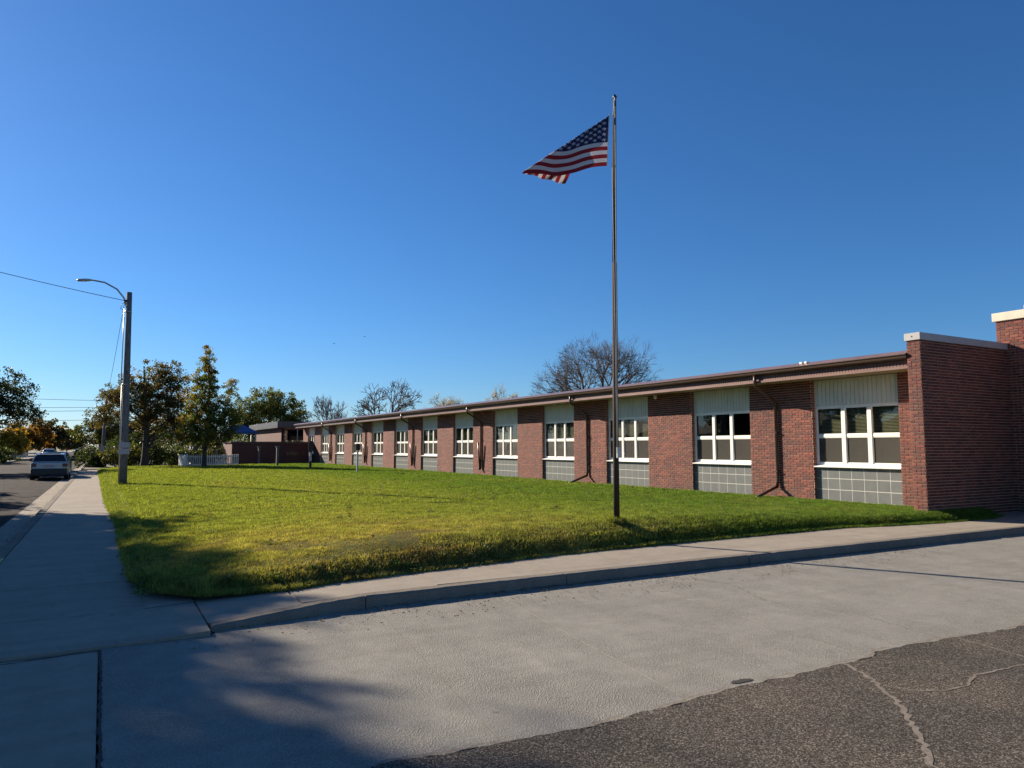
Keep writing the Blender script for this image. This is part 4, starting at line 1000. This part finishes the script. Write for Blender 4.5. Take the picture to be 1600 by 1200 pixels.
# houses across the street (they also reflect in the school windows)
def _unused(): pass
def house(loc, w, d, h, wallm_, roofc, label, rz=0):
    c = empty('house', loc, rz); tag(c, label, 'house')
    m = MB(); m.box(-w / 2, w / 2, -d / 2, d / 2, 0, h); m.build('wall', wallm_, c)
    m = MB(); m.prism([(-w / 2 - .5, h), (w / 2 + .5, h), (0, h + 1.6)], 'y', -d / 2 - .4, d / 2 + .4); m.build('roof', roofc, c)
    for s in (-1, 1):
        for yy in (-d * .25, d * .25):
            m = MB(); a, b = sorted((s * (w / 2 - .02), s * (w / 2 + .04))); m.box(a, b, yy - .7, yy + .7, h * .35, h * .8); wn_ = m.build('window', M['white'], c)
            m = MB(); a, b = sorted((s * (w / 2 + .04), s * (w / 2 + .06))); m.box(a, b, yy - .6, yy + .6, h * .4, h * .76); m.build('pane', M['car_glass'], wn_)
    for xx in (-w * .25, w * .25):
        m = MB(); m.box(xx - .6, xx + .6, -d / 2 - .04, -d / 2 + .02, h * .35, h * .8); wn_ = m.build('window', M['white'], c)
        m = MB(); m.box(xx - .5, xx + .5, -d / 2 - .06, -d / 2 - .04, h * .4, h * .76); m.build('pane', M['car_glass'], wn_)
    return c
M['shingle'] = simple('roof_shingles', (.10, .08, .07), .9, var=.2, scale=8)
M['pink'] = simple('pink_masonry', (.36, .22, .17), .85, var=.1, scale=5)
house((-20, 27, .1), 9, 12, 2.9, M['siding'], M['shingle'], 'pale sided house across the street opposite the school')
house((-21, 47, .1), 9, 13, 2.9, M['pink'], M['shingle'], 'tan masonry house across the street beyond the pale one')
house((-20, 66, .1), 9, 11, 2.9, M['white'], M['shingle'], 'white house across the street near the overhanging elm')
house((-15.0, 148, .1), 7, 9, 2.6, M['siding'], M['shingle'], 'small pale blue grey house half hidden by street trees')
gw = empty('garden_wall', (-9.95, 108, .1)); tag(gw, 'low pinkish masonry garden wall beside the far sidewalk', 'wall')
m = MB(); m.box(-.95, .75, 0, .3, 0, .95); m.build('wall', M['pink'], gw)
for i_ in range(3): m = MB(); m.box(-1.0 + i_ * .62, -.42 + i_ * .62, -.04, .34, .953, 1.05); m.build('coping', M['stone'], gw)
wf = empty('rail_fence', (-7.9, 122, .1)); wf.location.x = -9.3; tag(wf, 'short white two rail fence beyond the parked SUV', 'fence')
for zz in (.25, .62): m = MB(); m.box(0, 2.2, 0, .05, zz, zz + .2); m.build('rail', M['picket'], wf)
for xx in (0, 1.05, 2.1): m = MB(); m.box(xx - .05, xx + .05, .055, .13, 0, .95); m.build('post', M['picket'], wf)

# bare trees behind the roof
def bare_tree(name, loc, height, spread, trunk_r, label, seed, levels=6, first=.22, kids=3, leafc=None, ang=.55, width=10, rmin=.02):
    rr = random.Random(seed); root = empty(name, loc); tag(root, label, 'tree', 'leafless trees behind the school roof')
    tm = MB(); tips = []
    def rec(p, d, L, r, lv):
        n = 3; pts = [p]; q = p.copy(); dd = d.copy()
        for i in range(n):
            dd = (dd + Vector((rr.gauss(0, .10), rr.gauss(0, .10), rr.gauss(0, .06) + .03))).normalized(); q = q + dd * L / n; pts.append(q.copy())
        tm.tube(pts, [max(rmin, r * (1 - .4 * i / n)) for i in range(n + 1)], 6 if lv < 2 else (4 if lv < 4 else 3), caps=False)
        if lv >= levels: tips.append(q); return
        k = kids + (1 if lv in (0, 1) else 0) + (1 if rr.random() < .3 else 0)
        ph = rr.random() * 6.28
        for j in range(k):
            a = ph + j * 6.283 / k + rr.uniform(-.5, .5); t = ang * rr.uniform(.55, 1.4)
            ax = dd.orthogonal().normalized(); bx = dd.cross(ax)
            nd = (dd * math.cos(t) + (ax * math.cos(a) + bx * math.sin(a)) * math.sin(t)); nd.x *= spread; nd.y *= spread; nd.normalize()
            s = pts[rr.choice((2, 3, 3))] if j else pts[3]
            rec(s, nd, L * rr.uniform(.62, .86), r * .60 * rr.uniform(.75, 1.0), lv + 1)
    rec(Vector((0, 0, 0)), Vector((0, 0, 1)), height * first, trunk_r, 0)
    A = np.array(tm.v); mz = np.percentile(A[:, 2], 99.7); mx = np.percentile(np.abs(A[:, 0]), 99.0)
    kz = height / mz; kx = (width / 2) / mx
    tm.v = [(x * kx, y * kx, z * kz) for x, y, z in tm.v]; tips = [Vector((t.x * kx, t.y * kx, t.z * kz)) for t in tips]
    tm.build('trunk_and_limbs', M['bare'], root)
    if leafc is not None:
        R_ = np.random.default_rng(seed); C_ = np.array([tuple(t) for t in tips]); C3 = np.tile(np.array(leafc), (len(C_), 1)) * (.7 + .6 * R_.random((len(C_), 1)))
        V, F_, T = leafs(C_, np.full(len(C_), .35), 7, .06, C3, R_); np_mesh('crown', V, F_, T, M['leaf'], root)
    return root
bare_tree('bare_tree', (40.3, 55, 0), 11.7, 1.25, .42, 'large leafless tree behind the roof, crossed by the flagpole', 5, levels=7, first=.20, kids=3, ang=.55, width=12.5, rmin=.0065)
bare_tree('bare_tree', (33.2, 95, 0), 10.9, 1.15, .34, 'leafless tree behind the middle of the roof', 8, levels=5, first=.24, kids=3, ang=.6, width=10, rmin=.026)
bare_tree('bare_tree', (27.6, 100, 0), 8.8, 1.0, .2, 'small pale leafless tree beside the dense green tree', 9, levels=5, first=.28, kids=3, ang=.5, width=5.5, rmin=.022)
bare_tree('pale_tree', (36.2, 80, 0), 7.7, 1.1, .2, 'tan topped tree just above the roof, the left one of a pair', 21, levels=5, first=.28, kids=3, leafc=(.34, .25, .12), width=6.0)
bare_tree('pale_tree', (44.3, 80, 0), 9.1, 1.1, .2, 'golden topped tree just above the roof, the right one of a pair', 22, levels=5, first=.28, kids=3, leafc=(.36, .26, .07), width=6.0)
# far treeline closing the horizon
R_ = np.random.default_rng(99); N = 900
cx = -140 + 420 * R_.random(N); cy = 420 + 60 * R_.random(N); cz = 1 + R_.random(N) * (4 + 3.5 * vnoise(cx, cx * 0, .05, 3))
C3 = np.array([(.11, .085, .07), (.07, .075, .05), (.13, .10, .08)])[R_.integers(0, 3, N)]
V, F_, T = leafs(np.stack([cx, cy, cz], -1), np.full(N, 2.4), 26, .55, C3, R_)
o = np_mesh('far_treeline', V, F_, T, M['leaf']); tag(o, 'distant brownish band of trees at the end of the street', 'trees', kind='stuff')

# birds
for p, lab in (((19.24, 60, 11.17), 'tiny dark bird in the sky, the higher of two'), ((16.6, 60, 10.37), 'tiny dark bird in the sky, the lower of two')):
    b = empty('bird', p); tag(b, lab, 'bird')
    m = MB(); m.tube([(-.07, 0, 0), (-.03, 0, 0), (.02, 0, 0), (.07, 0, .01)], [.005, .022, .022, .004], 6); m.build('body', M['black'], b)
    for s in (-1, 1):
        m = MB(); m.add([(-.02, 0, 0), (.025, 0, 0), (-.01, s * .12, .05), (-.035, s * .12, .05)], [(0, 1, 2, 3)]); m.build('wing', M['black'], b)
# weeds along the street sidewalk and scattered broad-leaf clumps
wv = []; wf_ = []; wt = []; o_ = 0
for k in range(210):
    if k < 110: y = 8.9 + 34 * rng.random() ** 1.4; x = float(x_west(np.array([y]))[0]) + .02 + .22 * rng.random() ** 2
    elif k < 160: x = .5 + 14 * rng.random(); y = float(y_south(np.array([x]))[0]) + .25 * rng.random()
    else: x = .8 + 12 * rng.random(); y = 9.8 + 14 * rng.random()
    n = 46 if k < 160 else 26; r = .05 + .11 * rng.random(); a = rng.random(n) * 6.283; q = rng.random(n) * r
    px = x + np.cos(a) * q; py = y + np.sin(a) * q; h = .02 + .07 * rng.random(n) * (1 - q / r * .6); pz = z_lawn(px, py) + h * .3
    b = rng.random(n) * 6.283; l = .018 + .022 * rng.random(n)
    V = np.stack([np.stack([px, py, pz], -1), np.stack([px + np.cos(b) * l - np.sin(b) * l * .4, py + np.sin(b) * l + np.cos(b) * l * .4, pz + h * .6], -1),
                  np.stack([px + np.cos(b) * l * 1.9, py + np.sin(b) * l * 1.9, pz + h * .5], -1), np.stack([px + np.cos(b) * l + np.sin(b) * l * .4, py + np.sin(b) * l - np.cos(b) * l * .4, pz + h * .6], -1)], 1).reshape(-1, 3)
    c = np.array([(.08, .13, .025), (.12, .17, .035), (.16, .17, .05)])[rng.integers(0, 3)] * (.7 + .6 * rng.random((n, 1)))
    wv.append(V); wt.append(np.repeat(c, 4, 0)); wf_.append(np.arange(n * 4).reshape(-1, 4) + o_); o_ += n * 4
o = np_mesh('weeds', np.concatenate(wv), np.concatenate(wf_), np.concatenate(wt), M['blade']); tag(o, 'broad leafed weeds growing along the ragged lawn edges', 'weeds', kind='stuff')
# fallen leaves on the grass
n = 1500; x = .6 + rng.random(n) * 15; y = 9.2 + rng.random(n) ** 1.4 * 30
z = z_lawn(x, y) + .025 + .02 * rng.random(n); a = rng.random(n) * 6.28; s = .012 + .016 * rng.random(n)
V = np.stack([np.stack([x + np.cos(a + k) * s, y + np.sin(a + k) * s * .7, z + .012 * (k % 2)], -1) for k in (0, 1.57, 3.14, 4.71)], 1).reshape(-1, 3)
T = np.repeat(np.array([(.20, .12, .05), (.13, .08, .04), (.30, .22, .08)])[rng.integers(0, 3, n)], 4, 0)
o = np_mesh('fallen_leaves', V, np.arange(n * 4).reshape(-1, 4), T, M['leaf']); tag(o, 'small tan fallen leaves lying on the lawn grass', 'leaves', kind='stuff')
# hairline cracks and rubbed joints in the concrete
for k, pts in enumerate(([(6.6, 7.5), (6.9, 6.7), (6.5, 5.8), (6.8, 4.9), (6.6, 3.9)], [(10.0, 7.5), (9.6, 6.2), (9.9, 5.2), (9.4, 3.9)])):
    crack_strip('hairline_crack', pts, .0028, .0018, M['dark_joint'], drive, .02, 60 + k)
for k, x in enumerate((3.42, 5.02, 9.65)):
    crack_strip('joint_mortar', [(x, KY + .02), (x + .01, 8.3), (x, 8.75 + .03 * k)], .02, 0, M['stone_grey'], walk, .006, 70 + k)
    for v in walk.children[-1].data.vertices: v.co.z = zwalk(v.co.x, v.co.y) + .0045
# leaf litter along kerbs and walks
n = 2600; x = np.concatenate([-1.36 - rng.random(n // 2) ** 2 * .5, .4 + rng.random(n // 2) * 12]); y = np.concatenate([9 + rng.random(n // 2) ** 1.3 * 45, KY - .04 - rng.random(n // 2) ** 3 * .9])
z = np.full(n, .008); a = rng.random(n) * 6.28; s = .006 + .014 * rng.random(n)
V = np.stack([np.stack([x + np.cos(a + k) * s, y + np.sin(a + k) * s * .7, z + .006 * (k % 2)], -1) for k in (0, 1.57, 3.14, 4.71)], 1).reshape(-1, 3)
T = np.repeat(np.array([(.16, .10, .04), (.10, .07, .04), (.22, .15, .05)])[rng.integers(0, 3, n)], 4, 0)
o = np_mesh('leaf_litter', V, np.arange(n * 4).reshape(-1, 4), T, M['leaf']); tag(o, 'small dry brown leaves and grit scattered along the kerbs', 'leaves', kind='stuff')
